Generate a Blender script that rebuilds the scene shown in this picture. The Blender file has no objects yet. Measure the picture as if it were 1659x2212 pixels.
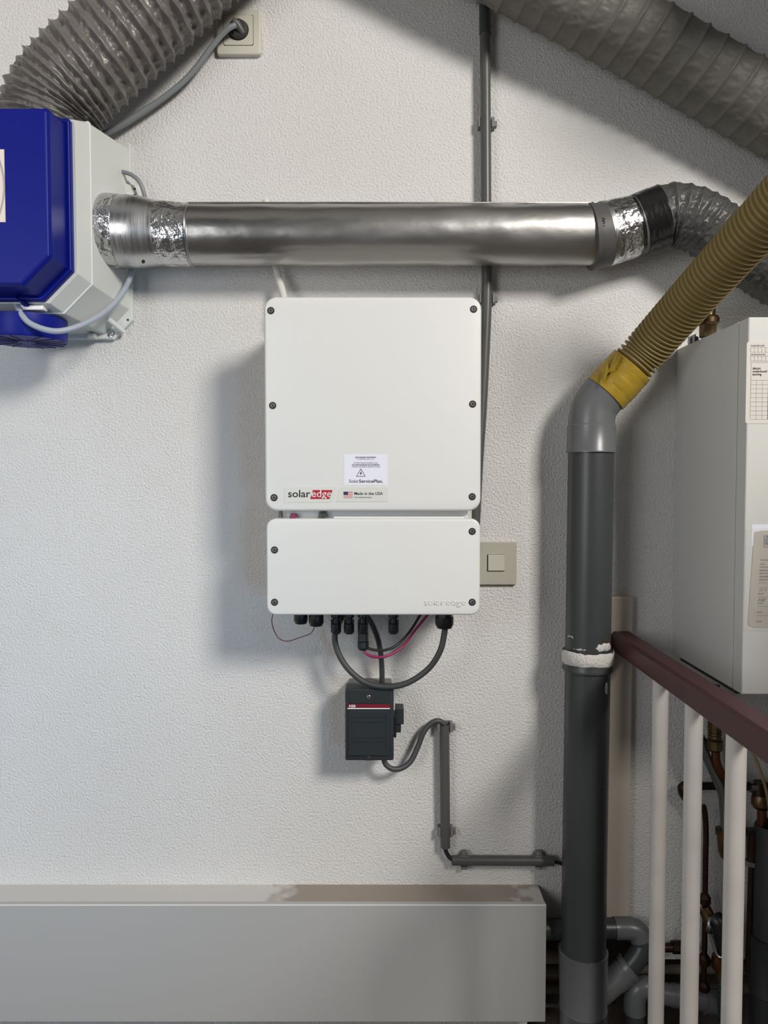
import bpy, bmesh, math, random
from mathutils import Vector, Matrix, noise

random.seed(7)
PI = math.pi
scene = bpy.context.scene
COL = scene.collection

# ------------------------------------------------------------------ camera
W, H, F = 1659.0, 2212.0, 1662.0
CAM = Vector((0.0, -1.49, 0.0))
PITCH = math.radians(2.3)                       # looking slightly down
cd = bpy.data.cameras.new('camera')
cd.sensor_width = 36.0
cd.lens = 36.0 * F / H
cd.clip_start = 0.02
cam = bpy.data.objects.new('camera', cd)
cam.location = CAM
cam.rotation_euler = (PI / 2 - PITCH, 0, 0)
COL.objects.link(cam)
scene.camera = cam

# ------------------------------------------------------------------ light
world = bpy.data.worlds.new('world')
scene.world = world
world.use_nodes = True
wb = world.node_tree.nodes['Background']
wb.inputs[0].default_value = (0.92, 0.96, 1.0, 1)
wb.inputs[1].default_value = 0.05


def area(name, loc, target, sx, sy, energy, col):
    l = bpy.data.lights.new(name, 'AREA')
    l.shape = 'RECTANGLE'
    l.size, l.size_y, l.energy, l.color = sx, sy, energy, col
    o = bpy.data.objects.new(name, l)
    o.location = loc
    o.rotation_euler = (Vector(target) - Vector(loc)).to_track_quat('-Z', 'Y').to_euler()
    COL.objects.link(o)
    return o


area('skylight', (1.98, -3.0, 1.80), (-0.10, 0, 0.1), 0.75, 0.75, 122, (1.0, 0.958, 0.90))
area('side_window', (-1.35, -2.15, 0.20), (0.1, -0.1, -0.15), 0.8, 1.0, 13.5, (0.97, 0.975, 1.0))
lw = area('cool_fill', (0.95, -3.0, -0.60), (-0.98, 0, -0.32), 0.5, 0.7, 1.25, (0.33, 0.66, 1.0))
lw.data.spread = math.radians(34)            # narrow beam: cool fill added for the lower-left wall, no real window

vs = scene.view_settings
scene.display_settings.display_device = 'sRGB'
vs.view_transform = 'Standard'
vs.look = 'None'
vs.gamma = 1.0
vs.use_curve_mapping = False
vs.exposure = 0.12


# ------------------------------------------------------------------ helpers
def P(px, py, d):
    """photo pixel -> world point on the plane at distance d in front of the back wall"""
    u, v = (px - W / 2) / F, -(py - H / 2) / F
    c, s = math.cos(PITCH), math.sin(PITCH)
    ray = Vector((u, c + v * s, -s + v * c))
    t = (-d - CAM.y) / ray.y
    return CAM + ray * t


def lin(h):
    h = h.lstrip('#')
    out = []
    for i in (0, 2, 4):
        c = int(h[i:i + 2], 16) / 255
        out.append(c / 12.92 if c <= 0.04045 else ((c + 0.055) / 1.055) ** 2.4)
    return tuple(out) + (1.0,)


def mat(name, col, rough=0.5, metal=0.0, bump=None, var=None, coat=0.0, alpha=1.0, rvar=None, spec=0.5, stretch=None, trans=0.0):
    m = bpy.data.materials.new(name)
    m.use_nodes = True
    nt = m.node_tree
    b = nt.nodes['Principled BSDF']
    c = lin(col) if isinstance(col, str) else tuple(col) + (1.0,)
    b.inputs['Base Color'].default_value = c
    b.inputs['Roughness'].default_value = rough
    b.inputs['Metallic'].default_value = metal
    b.inputs['Coat Weight'].default_value = coat
    b.inputs['Alpha'].default_value = alpha
    b.inputs['Specular IOR Level'].default_value = spec
    b.inputs['Transmission Weight'].default_value = trans
    tc = nt.nodes.new('ShaderNodeTexCoord')
    mp = nt.nodes.new('ShaderNodeMapping')
    nt.links.new(tc.outputs['Object'], mp.inputs[0])
    if stretch:
        mp.inputs['Scale'].default_value = stretch
    if var:
        n = nt.nodes.new('ShaderNodeTexNoise')
        n.inputs['Scale'].default_value = var[0]
        n.inputs['Detail'].default_value = 6
        r = nt.nodes.new('ShaderNodeMapRange')
        r.inputs[1].default_value, r.inputs[2].default_value = 0.3, 0.7
        r.inputs[3].default_value, r.inputs[4].default_value = 1 - var[1], 1 + var[1] * 0.5
        mx = nt.nodes.new('ShaderNodeMix')
        mx.data_type = 'RGBA'
        mx.blend_type = 'MULTIPLY'
        mx.inputs[0].default_value = 1.0
        mx.inputs[6].default_value = c
        nt.links.new(mp.outputs[0], n.inputs['Vector'])
        nt.links.new(n.outputs['Fac'], r.inputs[0])
        nt.links.new(r.outputs[0], mx.inputs[7])
        nt.links.new(mx.outputs[2], b.inputs['Base Color'])
    if rvar:
        n = nt.nodes.new('ShaderNodeTexNoise')
        n.inputs['Scale'].default_value = rvar[0]
        n.inputs['Detail'].default_value = 5
        r = nt.nodes.new('ShaderNodeMapRange')
        r.inputs[1].default_value, r.inputs[2].default_value = 0.3, 0.7
        r.inputs[3].default_value, r.inputs[4].default_value = rvar[1], rvar[2]
        nt.links.new(mp.outputs[0], n.inputs['Vector'])
        nt.links.new(n.outputs['Fac'], r.inputs[0])
        nt.links.new(r.outputs[0], b.inputs['Roughness'])
    prev = None
    for (kind, sc, st, di) in (bump or []):
        if kind == 'n':
            n = nt.nodes.new('ShaderNodeTexNoise')
            n.inputs['Detail'].default_value = 4
            n.inputs['Roughness'].default_value = 0.55
            out = n.outputs['Fac']
        else:
            n = nt.nodes.new('ShaderNodeTexVoronoi')
            n.feature = 'F1' if kind == 'v' else 'DISTANCE_TO_EDGE'
            out = n.outputs['Distance']
        n.inputs['Scale'].default_value = sc
        nt.links.new(mp.outputs[0], n.inputs['Vector'])
        bp = nt.nodes.new('ShaderNodeBump')
        bp.inputs['Strength'].default_value = st
        bp.inputs['Distance'].default_value = di
        nt.links.new(out, bp.inputs['Height'])
        if prev:
            nt.links.new(prev.outputs[0], bp.inputs['Normal'])
        prev = bp
    if prev:
        nt.links.new(prev.outputs[0], b.inputs['Normal'])
    return m


class MB:
    """collects geometry (world coordinates) for ONE mesh object"""

    def __init__(self):
        self.v, self.f = [], []

    def add(self, vs_, fs):
        o = len(self.v)
        self.v += [Vector(q) for q in vs_]
        self.f += [tuple(i + o for i in f) for f in fs]
        return self

    def box(self, a, b):
        x0, x1 = sorted((a[0], b[0])); y0, y1 = sorted((a[1], b[1])); z0, z1 = sorted((a[2], b[2]))
        return self.add([(x0, y0, z0), (x1, y0, z0), (x1, y1, z0), (x0, y1, z0), (x0, y0, z1), (x1, y0, z1), (x1, y1, z1), (x0, y1, z1)],
                        [(3, 2, 1, 0), (4, 5, 6, 7), (0, 1, 5, 4), (1, 2, 6, 5), (2, 3, 7, 6), (3, 0, 4, 7)])

    def loft(self, rings, cap0=True, cap1=True, closed=True):
        n = len(rings[0])
        vs_ = [q for r in rings for q in r]
        fs = []
        for i in range(len(rings) - 1):
            for j in range(n if closed else n - 1):
                k = (j + 1) % n
                fs.append((i * n + j, i * n + k, (i + 1) * n + k, (i + 1) * n + j))
        if cap0:
            fs.append(tuple(reversed(range(n))))
        if cap1:
            fs.append(tuple((len(rings) - 1) * n + j for j in range(n)))
        return self.add(vs_, fs)

    def sweep(self, pts, rad, n=20, cap=True, rf=None):
        """tube along pts; rad number or list; rf(i, theta) -> radius override"""
        rings = []
        fr = frames(pts)
        for i, p in enumerate(pts):
            t, a, b = fr[i]
            ring = []
            for j in range(n):
                th = 2 * PI * j / n
                r = rf(i, th) if rf else (rad[i] if isinstance(rad, (list, tuple)) else rad)
                ring.append(p + a * (math.cos(th) * r) + b * (math.sin(th) * r))
            rings.append(ring)
        return self.loft(rings, cap, cap)

    def lathe(self, base, axis, prof, n=28, cap=True):
        """prof: list of (distance along axis, radius)"""
        ax = Vector(axis).normalized()
        a = ax.orthogonal().normalized()
        b = ax.cross(a)
        base = Vector(base)
        rings = [[base + ax * h + a * (math.cos(2 * PI * j / n) * r) + b * (math.sin(2 * PI * j / n) * r) for j in range(n)] for h, r in prof]
        return self.loft(rings, cap, cap)

    def prism(self, poly, y0, y1):
        """poly of (x, z), extruded along y"""
        return self.loft([[(x, y0, z) for x, z in poly], [(x, y1, z) for x, z in poly]])


def frames(pts):
    out = []
    prev = None
    for i, p in enumerate(pts):
        q0, q1 = pts[max(0, i - 1)], pts[min(len(pts) - 1, i + 1)]
        t = (q1 - q0).normalized()
        if prev is None:
            a = Vector((0, 0, 1))
            if abs(t.z) > 0.9:
                a = Vector((0, -1, 0))
            a = (a - t * a.dot(t)).normalized()
        else:
            a = (prev - t * prev.dot(t)).normalized()
        prev = a
        out.append((t, a, t.cross(a)))
    return out


def smooth_path(ctrl, step):
    """Catmull-Rom through control points, resampled evenly"""
    c = [Vector(q) for q in ctrl]
    c = [c[0] * 2 - c[1]] + c + [c[-1] * 2 - c[-2]]
    dense = []
    for i in range(1, len(c) - 2):
        p0, p1, p2, p3 = c[i - 1], c[i], c[i + 1], c[i + 2]
        for k in range(24):
            t = k / 24
            dense.append(0.5 * ((2 * p1) + (p2 - p0) * t + (2 * p0 - 5 * p1 + 4 * p2 - p3) * t * t + (3 * p1 - p0 - 3 * p2 + p3) * t ** 3))
    dense.append(c[-2])
    L = [0.0]
    for i in range(1, len(dense)):
        L.append(L[-1] + (dense[i] - dense[i - 1]).length)
    n = max(2, int(L[-1] / step))
    out, k = [], 0
    for i in range(n + 1):
        s = L[-1] * i / n
        while k < len(L) - 2 and L[k + 1] < s:
            k += 1
        w = (s - L[k]) / max(1e-9, L[k + 1] - L[k])
        out.append(dense[k].lerp(dense[k + 1], w))
    return out


def px_path(pts, step=0.006):
    return smooth_path([P(*q) for q in pts], step)


def tag(o, label=None, cat=None, group=None, kind=None):
    if label: o['label'] = label
    if cat: o['category'] = cat
    if group: o['group'] = group
    if kind: o['kind'] = kind
    return o


def thing(name, loc, label, cat, group=None):
    o = bpy.data.objects.new(name, None)
    o.empty_display_size = 0.02
    o.location = loc
    COL.objects.link(o)
    return tag(o, label, cat, group)


def wloc(o):
    v = Vector((0, 0, 0))
    while o:
        v += o.location
        o = o.parent
    return v


def obj(name, mb, m, parent=None, smooth=None, origin=None, bevel=0.0, seg=2):
    """one mesh object; geometry given in world coordinates"""
    base = wloc(parent) if parent else Vector((0, 0, 0))
    org = Vector(origin) if origin is not None else (base if parent else Vector((0, 0, 0)))
    me = bpy.data.meshes.new(name)
    me.from_pydata([tuple(q - org) for q in mb.v], [], mb.f)
    bm = bmesh.new()
    bm.from_mesh(me)
    bmesh.ops.recalc_face_normals(bm, faces=bm.faces)
    if bevel:
        es = [e for e in bm.edges if len(e.link_faces) == 2 and e.calc_face_angle(0) > 0.6]
        bmesh.ops.bevel(bm, geom=es, offset=bevel, segments=seg, profile=0.5, affect='EDGES', clamp_overlap=True)
    bm.to_mesh(me)
    bm.free()
    o = bpy.data.objects.new(name, me)
    COL.objects.link(o)
    o.location = org - base
    o.parent = parent
    if m:
        me.materials.append(m)
    if smooth is not None:
        me.polygons.foreach_set('use_smooth', [True] * len(me.polygons))
        if smooth < 3.1:
            sharp = []
            bm = bmesh.new()
            bm.from_mesh(me)
            for e in bm.edges:
                e.smooth = not (len(e.link_faces) == 2 and e.calc_face_angle(0) > smooth)
            bm.to_mesh(me)
            bm.free()
    return o


def clone(src, name, parent, loc):
    """copy sharing mesh data, with its children"""
    c = src.copy()
    c.name = name
    COL.objects.link(c)
    c.parent = parent
    c.location = Vector(loc) - (wloc(parent) if parent else Vector((0, 0, 0)))
    for ch in src.children:
        k = ch.copy()
        COL.objects.link(k)
        k.parent = c
    return c


def rrect(x0, x1, z0, z1, r, y, n=7):
    out = []
    for cx, cz, a0 in ((x1 - r, z1 - r, 0), (x0 + r, z1 - r, PI / 2), (x0 + r, z0 + r, PI), (x1 - r, z0 + r, 1.5 * PI)):
        for k in range(n + 1):
            a = a0 + PI / 2 * k / n
            out.append(Vector((cx + math.cos(a) * r, y, cz + math.sin(a) * r)))
    return out


def slab(x0, x1, z0, z1, r, yb, yf, e=0.002, n=7):
    """rounded plate: back at yb, front at yf (yf < yb), front edge rounded by e"""
    rings = [rrect(x0, x1, z0, z1, r, yb, n)]
    for k in range(5):
        a = PI / 2 * k / 4
        i = e * (1 - math.cos(a))
        rings.append(rrect(x0 + i, x1 - i, z0 + i, z1 - i, max(1e-4, r - i), yf + e - e * math.sin(a), n))
    return MB().loft(rings)


def octo(x0, x1, z0, z1, c, y, ct=0.004):
    return [Vector(q) for q in ((x1, y, z0 + c), (x1, y, z1 - ct), (x1 - ct, y, z1), (x0 + ct, y, z1), (x0, y, z1 - ct), (x0, y, z0 + c), (x0 + c, y, z0), (x1 - c, y, z0))]
    return [Vector(q) for q in ((x1, y, z0 + c), (x1, y, z1 - c), (x1 - c, y, z1), (x0 + c, y, z1), (x0, y, z1 - c), (x0, y, z0 + c), (x0 + c, y, z0), (x1 - c, y, z0))]


def text(name, s, x0, x1, zb, y, m, parent, size=None, bold=0.0, shear=0.0, ext=0.00012, height=None, tilt=0.0):
    """flat lettering facing -y: spans x0..x1, baseline zb"""
    cu = bpy.data.curves.new(name, 'FONT')
    cu.body = s
    cu.size = 1.0
    cu.offset = bold
    cu.shear = shear
    cu.resolution_u = 3
    tmp = bpy.data.objects.new(name, cu)
    COL.objects.link(tmp)
    dg = bpy.context.evaluated_depsgraph_get()
    me = bpy.data.meshes.new_from_object(tmp.evaluated_get(dg))
    bpy.data.objects.remove(tmp)
    bpy.data.curves.remove(cu)
    xs = [q.co.x for q in me.vertices]
    a, b = min(xs), max(xs)
    sx = (x1 - x0) / (b - a)
    sz = size if size else sx
    if height:
        ys = [q.co.y for q in me.vertices]
        sz = height / max(ys)
    base = wloc(parent)
    ct, st = math.cos(tilt), math.sin(tilt)
    for q in me.vertices:
        lx, lz = (q.co.x - a) * sx, q.co.y * sz
        q.co = Vector((x0 + lx * ct - lz * st, y, zb + lx * st + lz * ct)) - base
    # give it a little thickness so it is real geometry
    bm = bmesh.new()
    bm.from_mesh(me)
    r = bmesh.ops.extrude_face_region(bm, geom=bm.faces[:])
    for q in r['geom']:
        if isinstance(q, bmesh.types.BMVert):
            q.co.y -= ext
    bmesh.ops.recalc_face_normals(bm, faces=bm.faces)
    bm.to_mesh(me)
    bm.free()
    me.name = name
    o = bpy.data.objects.new(name, me)
    COL.objects.link(o)
    o.parent = parent
    me.materials.append(m)
    return o


def fbm(x, y, z):
    v = Vector((x, y, z))
    return noise.noise(v) + 0.5 * noise.noise(v * 2.1) + 0.25 * noise.noise(v * 4.3)


# ------------------------------------------------------------------ materials
M = {}
M['wall'] = mat('wall_plaster', (0.74, 0.728, 0.71), 0.85, bump=[('n', 235, 0.95, 0.0045), ('n', 520, 0.3, 0.0025)], var=(2.2, 0.05), spec=0.2)
M['wood'] = mat('shade_wall_brown', (0.25, 0.22, 0.19), 0.6, var=(8, 0.3))
M['floor'] = mat('floor_concrete', (0.07, 0.06, 0.055), 0.8, var=(6, 0.2))
M['ceiling'] = mat('ceiling_paint', (0.70, 0.69, 0.67), 0.9, bump=[('n', 60, 0.2, 0.003)])
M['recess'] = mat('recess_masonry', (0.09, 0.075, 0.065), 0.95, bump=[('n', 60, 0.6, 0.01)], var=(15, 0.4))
M['case'] = mat('inverter_white', (0.715, 0.72, 0.705), 0.42, bump=[('n', 900, 0.06, 0.0006)])
M['casedim'] = mat('inverter_body', (0.60, 0.60, 0.58), 0.5)
M['plate'] = mat('badge_plate', (0.67, 0.68, 0.64), 0.35)
M['sticker'] = mat('sticker_paper', (0.78, 0.79, 0.88), 0.45)
M['ink'] = mat('black_ink', (0.018, 0.018, 0.025), 0.5)
M['inkgrey'] = mat('grey_ink', (0.12, 0.12, 0.13), 0.5)
M['inkgreen'] = mat('green_ink', (0.03, 0.12, 0.085), 0.5)
M['inkred'] = mat('red_ink', (0.42, 0.012, 0.03), 0.45)
M['inkplum'] = mat('plum_ink', (0.08, 0.012, 0.03), 0.45)
M['inkblue'] = mat('navy_ink', (0.025, 0.035, 0.11), 0.45)
M['white'] = mat('white_print', (0.85, 0.84, 0.83), 0.4)
M['steel'] = mat('screw_steel', (0.62, 0.60, 0.58), 0.28, 1.0)
M['darkhole'] = mat('shade_and_dark_parts', (0.02, 0.018, 0.017), 0.6)  # near-black: painted-in shade of recesses and boiler bottom, also real dark marks
M['black'] = mat('black_plastic', (0.012, 0.012, 0.014), 0.35)
M['blackrub'] = mat('black_cable', (0.016, 0.016, 0.018), 0.45)
M['cable'] = mat('grey_cable', (0.052, 0.054, 0.056), 0.5, var=(30, 0.15))
M['magenta'] = mat('magenta_cable', (0.28, 0.012, 0.085), 0.42)
M['brownwire'] = mat('brown_wire', (0.12, 0.05, 0.045), 0.5)
M['ltcable'] = mat('light_grey_cable', (0.36, 0.40, 0.46), 0.45)
M['midcable'] = mat('mid_grey_cable', (0.22, 0.235, 0.25), 0.42)
M['blue'] = mat('blue_plastic', (0.003, 0.009, 0.200), 0.42, spec=0.22, bump=[('n', 1200, 0.05, 0.0005)])
M['fanwhite'] = mat('fan_grey_white', (0.63, 0.645, 0.615), 0.42, bump=[('n', 1000, 0.05, 0.0005)])
M['paper'] = mat('pinkish_paper', (0.80, 0.70, 0.64), 0.6)
M['printgrey'] = mat('print_grey', (0.42, 0.38, 0.37), 0.5)
M['alu'] = mat('brushed_aluminium', (0.47, 0.462, 0.45), 0.3, 1.0, bump=[('n', 9, 0.25, 0.01), ('n', 120, 0.05, 0.002)], rvar=(7, 0.24, 0.42), stretch=(0.6, 1, 1))
M['alusleeve'] = mat('turned_aluminium', (0.60, 0.60, 0.60), 0.3, 1.0, bump=[('n', 60, 0.12, 0.002)], stretch=(14, 0.4, 0.4), rvar=(20, 0.24, 0.4))
M['foil'] = mat('foil_tape', (0.60, 0.60, 0.60), 0.27, 1.0, bump=[('n', 28, 0.8, 0.012), ('e', 45, 0.5, 0.005)])
M['hoseA'] = mat('grey_duct_vinyl', (0.150, 0.139, 0.129), 0.33, bump=[('n', 70, 0.35, 0.004)])
M['hoseB'] = mat('dark_duct_vinyl', (0.130, 0.124, 0.108), 0.55, bump=[('n', 38, 0.35, 0.006)], stretch=(1, 1, 1))
M['hoseC'] = mat('small_duct_vinyl', (0.062, 0.061, 0.060), 0.42, bump=[('n', 55, 0.5, 0.006)])
M['ring'] = mat('grey_rubber_ring', (0.085, 0.083, 0.08), 0.5)
M['btape'] = mat('black_tape', (0.012, 0.012, 0.012), 0.22, bump=[('n', 30, 0.25, 0.005)])
M['pvc'] = mat('grey_pvc', (0.042, 0.047, 0.049), 0.36, var=(5, 0.12))
M['pvclt'] = mat('grey_pvc_fitting', (0.118, 0.124, 0.129), 0.32)
M['conduit'] = mat('conduit_grey', (0.080, 0.080, 0.077), 0.38)
M['plaster'] = mat('plaster_splash', (0.62, 0.60, 0.57), 0.9, bump=[('n', 200, 0.7, 0.004)])
M['yellow'] = mat('olive_yellow_hose', (0.255, 0.188, 0.066), 0.45)
M['ytape'] = mat('yellow_tape', (0.36, 0.235, 0.020), 0.36, bump=[('n', 50, 0.25, 0.003)], var=(18, 0.2))
M['boiler'] = mat('boiler_white', (0.60, 0.60, 0.575), 0.45)
M['boilerside'] = mat('boiler_side_grey', (0.60, 0.61, 0.60), 0.45)
M['card'] = mat('aged_card', (0.46, 0.41, 0.33), 0.7, var=(25, 0.12))
M['label'] = mat('aged_label', (0.64, 0.61, 0.565), 0.55)
M['clear'] = mat('clear_sleeve', (0.9, 0.9, 0.92), 0.12, alpha=0.10)
M['brass'] = mat('aged_brass', (0.19, 0.135, 0.07), 0.36, 1.0, var=(40, 0.35), rvar=(30, 0.28, 0.5))
M['copper'] = mat('aged_copper', (0.22, 0.09, 0.05), 0.38, 1.0, var=(25, 0.35))
M['darkcopper'] = mat('dark_copper', (0.055, 0.032, 0.024), 0.45, 0.8, var=(25, 0.35))
M['zinc'] = mat('galvanised_pipe', (0.30, 0.32, 0.34), 0.3, 1.0)
M['chrome'] = mat('chrome', (0.75, 0.75, 0.77), 0.08, 1.0)
M['rail'] = mat('mahogany_varnish', (0.066, 0.020, 0.022), 0.45, spec=0.35, bump=[('n', 60, 0.2, 0.002)], var=(14, 0.35), stretch=(1, 0.15, 1))
M['bal'] = mat('baluster_paint', (0.53, 0.50, 0.47), 0.5, var=(12, 0.08))
M['board'] = mat('cream_board', (0.50, 0.44, 0.375), 0.5)
M['socket'] = mat('socket_ivory', (0.56, 0.535, 0.46), 0.4)
M['switch'] = mat('switch_ivory', (0.44, 0.415, 0.35), 0.42)
M['rocker'] = mat('rocker_ivory', (0.53, 0.51, 0.44), 0.4)
M['iso'] = mat('isolator_dark', (0.022, 0.027, 0.031), 0.42, bump=[('n', 900, 0.1, 0.0005)])
M['isobase'] = mat('isolator_base', (0.16, 0.16, 0.155), 0.5)
M['insul'] = mat('dark_insulation', (0.030, 0.033, 0.037), 0.6)
M['pale'] = mat('pale_pipe', (0.22, 0.19, 0.15), 0.7, var=(20, 0.3))
M['green'] = mat('braided_green_hose', (0.018, 0.05, 0.045), 0.5, bump=[('v', 240, 0.9, 0.004)])
M['tan'] = mat('tan_cable', (0.33, 0.22, 0.11), 0.5)
M['whitetube'] = mat('white_tube', (0.66, 0.64, 0.60), 0.4)

# casing paint with a bare, dusty patch on its top face (a stain with its own outline)
def casing_mat():
    m = mat('casing_paint', (0.55, 0.54, 0.53), 0.7, bump=[('n', 140, 0.12, 0.002)])
    nt = m.node_tree
    b = nt.nodes['Principled BSDF']
    tc = nt.nodes.new('ShaderNodeTexCoord')
    sp = nt.nodes.new('ShaderNodeSeparateXYZ')
    nt.links.new(tc.outputs['Object'], sp.inputs[0])
    ns = nt.nodes.new('ShaderNodeTexNoise')
    ns.inputs['Scale'].default_value = 22
    ns.inputs['Detail'].default_value = 9
    nt.links.new(tc.outputs['Object'], ns.inputs['Vector'])
    # x position + noise -> patch from about x = -0.16 to 0.26
    ad = nt.nodes.new('ShaderNodeMath'); ad.operation = 'MULTIPLY_ADD'
    ad.inputs[1].default_value = 0.24
    nt.links.new(ns.outputs['Fac'], ad.inputs[0])
    nt.links.new(sp.outputs['X'], ad.inputs[2])
    r1 = nt.nodes.new('ShaderNodeMapRange')
    r1.inputs[1].default_value, r1.inputs[2].default_value = -0.095, -0.045
    nt.links.new(ad.outputs[0], r1.inputs[0])
    r2 = nt.nodes.new('ShaderNodeMapRange')
    r2.inputs[1].default_value, r2.inputs[2].default_value = 0.385, 0.410
    r2.inputs[3].default_value, r2.inputs[4].default_value = 1, 0.35
    nt.links.new(ad.outputs[0], r2.inputs[0])
    r3 = nt.nodes.new('ShaderNodeMapRange')          # only on the flat top (object z just below 0)
    r3.inputs[1].default_value, r3.inputs[2].default_value = -0.002, -0.001
    nt.links.new(sp.outputs['Z'], r3.inputs[0])
    mu = nt.nodes.new('ShaderNodeMath'); mu.operation = 'MULTIPLY'
    mu2 = nt.nodes.new('ShaderNodeMath'); mu2.operation = 'MULTIPLY'
    nt.links.new(r1.outputs[0], mu.inputs[0]); nt.links.new(r2.outputs[0], mu.inputs[1])
    nt.links.new(mu.outputs[0], mu2.inputs[0]); nt.links.new(r3.outputs[0], mu2.inputs[1])
    mx = nt.nodes.new('ShaderNodeMix'); mx.data_type = 'RGBA'
    mx.inputs[6].default_value = (0.55, 0.54, 0.53, 1)
    mx.inputs[7].default_value = (0.30, 0.255, 0.215, 1)
    nt.links.new(mu2.outputs[0], mx.inputs[0])
    nt.links.new(mx.outputs[2], b.inputs['Base Color'])
    return m
M['casing'] = casing_mat()


# ------------------------------------------------------------------ the room
def struct(name, mb, m, **k):
    return tag(obj(name, mb, m, **k), kind='structure')


ZR = P(1440, 2072, 0).z                          # lower edge of the plaster right of the pipe casing
ZR2 = P(1400, 2026, 0).z
poly = [(-1.6, -1.5), (0.285, -1.5), (0.285, ZR2), (0.515, ZR2), (0.515, ZR), (1.6, ZR), (1.6, 1.45), (-1.6, 1.45)]
struct('wall_back', MB().prism(poly, 0.0, 0.14), M['wall'])
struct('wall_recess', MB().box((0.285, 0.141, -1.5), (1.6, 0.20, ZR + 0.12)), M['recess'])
struct('wall_left', MB().box((-1.66, -2.6, -1.5), (-1.6, 0.14, 1.45)), M['wall'])
struct('shade_wall_right', MB().box((1.05, -1.3, -1.5), (1.12, 0.20, 0.45)), M['wood'])  # unseen half-height wall, added to shade the lower right
struct('floor', MB().box((-1.66, -3.6, -1.56), (1.66, 0.20, -1.5)), M['floor'])
struct('ceiling', MB().box((-1.66, -1.15, 1.45), (1.66, 0.14, 1.50)), M['ceiling'])
struct('shade_block_1', MB().box((0.70, -0.65, 0.88), (1.6, -0.22, 1.45)), M['ceiling'])  # unseen dropped box, added to keep light off the upper-right corner

# boxed-in pipe casing along the foot of the wall
t0 = P(700, 1911, 0.0); t1 = P(700, 1956, 0.075); tb = P(700, 2207, 0.075)
xr = P(1179, 1970, 0.075).x
cas = thing('pipe_casing', (0.0, 0.0, tb.z), 'long grey-white boxed pipe casing with a brown bare patch on top', 'pipe casing')
o = obj('top_board', MB().box((-1.6, 0.0, t1.z - 0.012), (xr, -0.074, t1.z)), M['casing'], cas, origin=(0, 0, t1.z))
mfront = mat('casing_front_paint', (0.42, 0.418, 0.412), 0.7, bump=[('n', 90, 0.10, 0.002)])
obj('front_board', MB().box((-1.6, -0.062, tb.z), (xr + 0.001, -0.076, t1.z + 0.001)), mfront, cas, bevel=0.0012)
obj('edge_bead', MB().sweep([Vector((-1.6, -0.0750, t1.z + 0.0005)), Vector((xr, -0.0750, t1.z + 0.0005))], 0.0018, 8), mat('casing_edge', (0.62, 0.61, 0.60), 0.6), cas)


# ------------------------------------------------------------------ solar inverter
DF = 0.182
xa = (P(569, 760, DF).x + P(574, 1050, DF).x) / 2
xb = (P(1041, 760, DF).x + P(1038, 1050, DF).x) / 2
zt, zb_ = P(800, 641, DF).z, P(800, 1104, DF).z
inv = thing('solar_inverter', ((xa + xb) / 2, 0, P(800, 1328, DF).z), 'white wall-mounted solar inverter with stickers on its front cover', 'inverter')
yf = -DF
uc = obj('upper_cover', slab(xa, xb, zb_, zt, 0.021, -0.150, yf, 0.005), M['case'], inv, smooth=0.5)
obj('upper_housing', slab(xa + 0.010, xb - 0.010, zb_ + 0.008, zt - 0.008, 0.018, -0.012, -0.150, 0.001), M['casedim'], inv, smooth=0.5)
la, lb = P(575.5, 1220, DF).x, P(1037.5, 1220, DF).x
lt, lz = P(800, 1120.5, DF).z, P(800, 1329, DF).z
lc = obj('lower_cover', slab(la, lb, lz, lt, 0.016, -0.150, yf, 0.004), M['case'], inv, smooth=0.5)
obj('lower_housing', slab(la + 0.008, lb - 0.008, lz + 0.005, lt - 0.022, 0.012, -0.012, -0.150, 0.001), M['casedim'], inv, smooth=0.5)
obj('connecting_duct', MB().box((P(622, 1110, 0.14).x, -0.012, lt - 0.03), (P(1008, 1110, 0.14).x, -0.156, zb_ + 0.02)), M['case'], inv)
gl = MB().box((P(723, 1110, .14).x, -0.12, lt - 0.014), (P(1000, 1110, .14).x, -0.164, lt + 0.003))
obj('inner_ledge', gl, M['case'], inv)
obj('mounting_bracket', MB().box((P(1003, 1110, .1).x, -0.004, lt - 0.03), (P(1019, 1110, .1).x, -0.10, zb_ + 0.02)), M['casedim'], inv)
for x0, x1, z0, nm, mm in ((603, 614, 1120, 'inner_gland', 'isobase'), (627, 646, 1119, 'inner_gland', 'isobase'), (688, 710, 1119, 'inner_gland', 'isobase')):
    a, b_ = P(x0, 1122, .145), P(x1, 1122, .145)
    ctr = (a + b_) / 2
    obj(nm, MB().lathe((ctr.x, -0.158, lt - 0.012), (0, 0, 1), [(0, (b_.x - a.x) / 2), (0.012, (b_.x - a.x) / 2), (0.026 if x0 != 627 else 0.020, (b_.x - a.x) / 3.0)], 10), M[mm], inv)
c_ = P(637, 1114, .150)
obj('red_terminal', MB().box((c_.x - .0035, -0.166, lt - .006), (c_.x + .0035, -0.170, lt + 0.008)), M['magenta'], inv)
c_ = P(700, 1114, .150)
obj('terminal_block', MB().box((c_.x - .004, -0.164, lt - .006), (c_.x + .004, -0.171, lt + 0.010)), mat('terminal_green', (0.03, 0.05, 0.035), 0.5), inv)
c_ = P(1002, 1108, .13)
obj('bracket_bolt', MB().lathe((c_.x, -0.100, c_.z), (0, -1, 0), [(0, .006), (.008, .006), (.008, .003), (.004, .003)], 12), M['darkhole'], inv)

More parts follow.
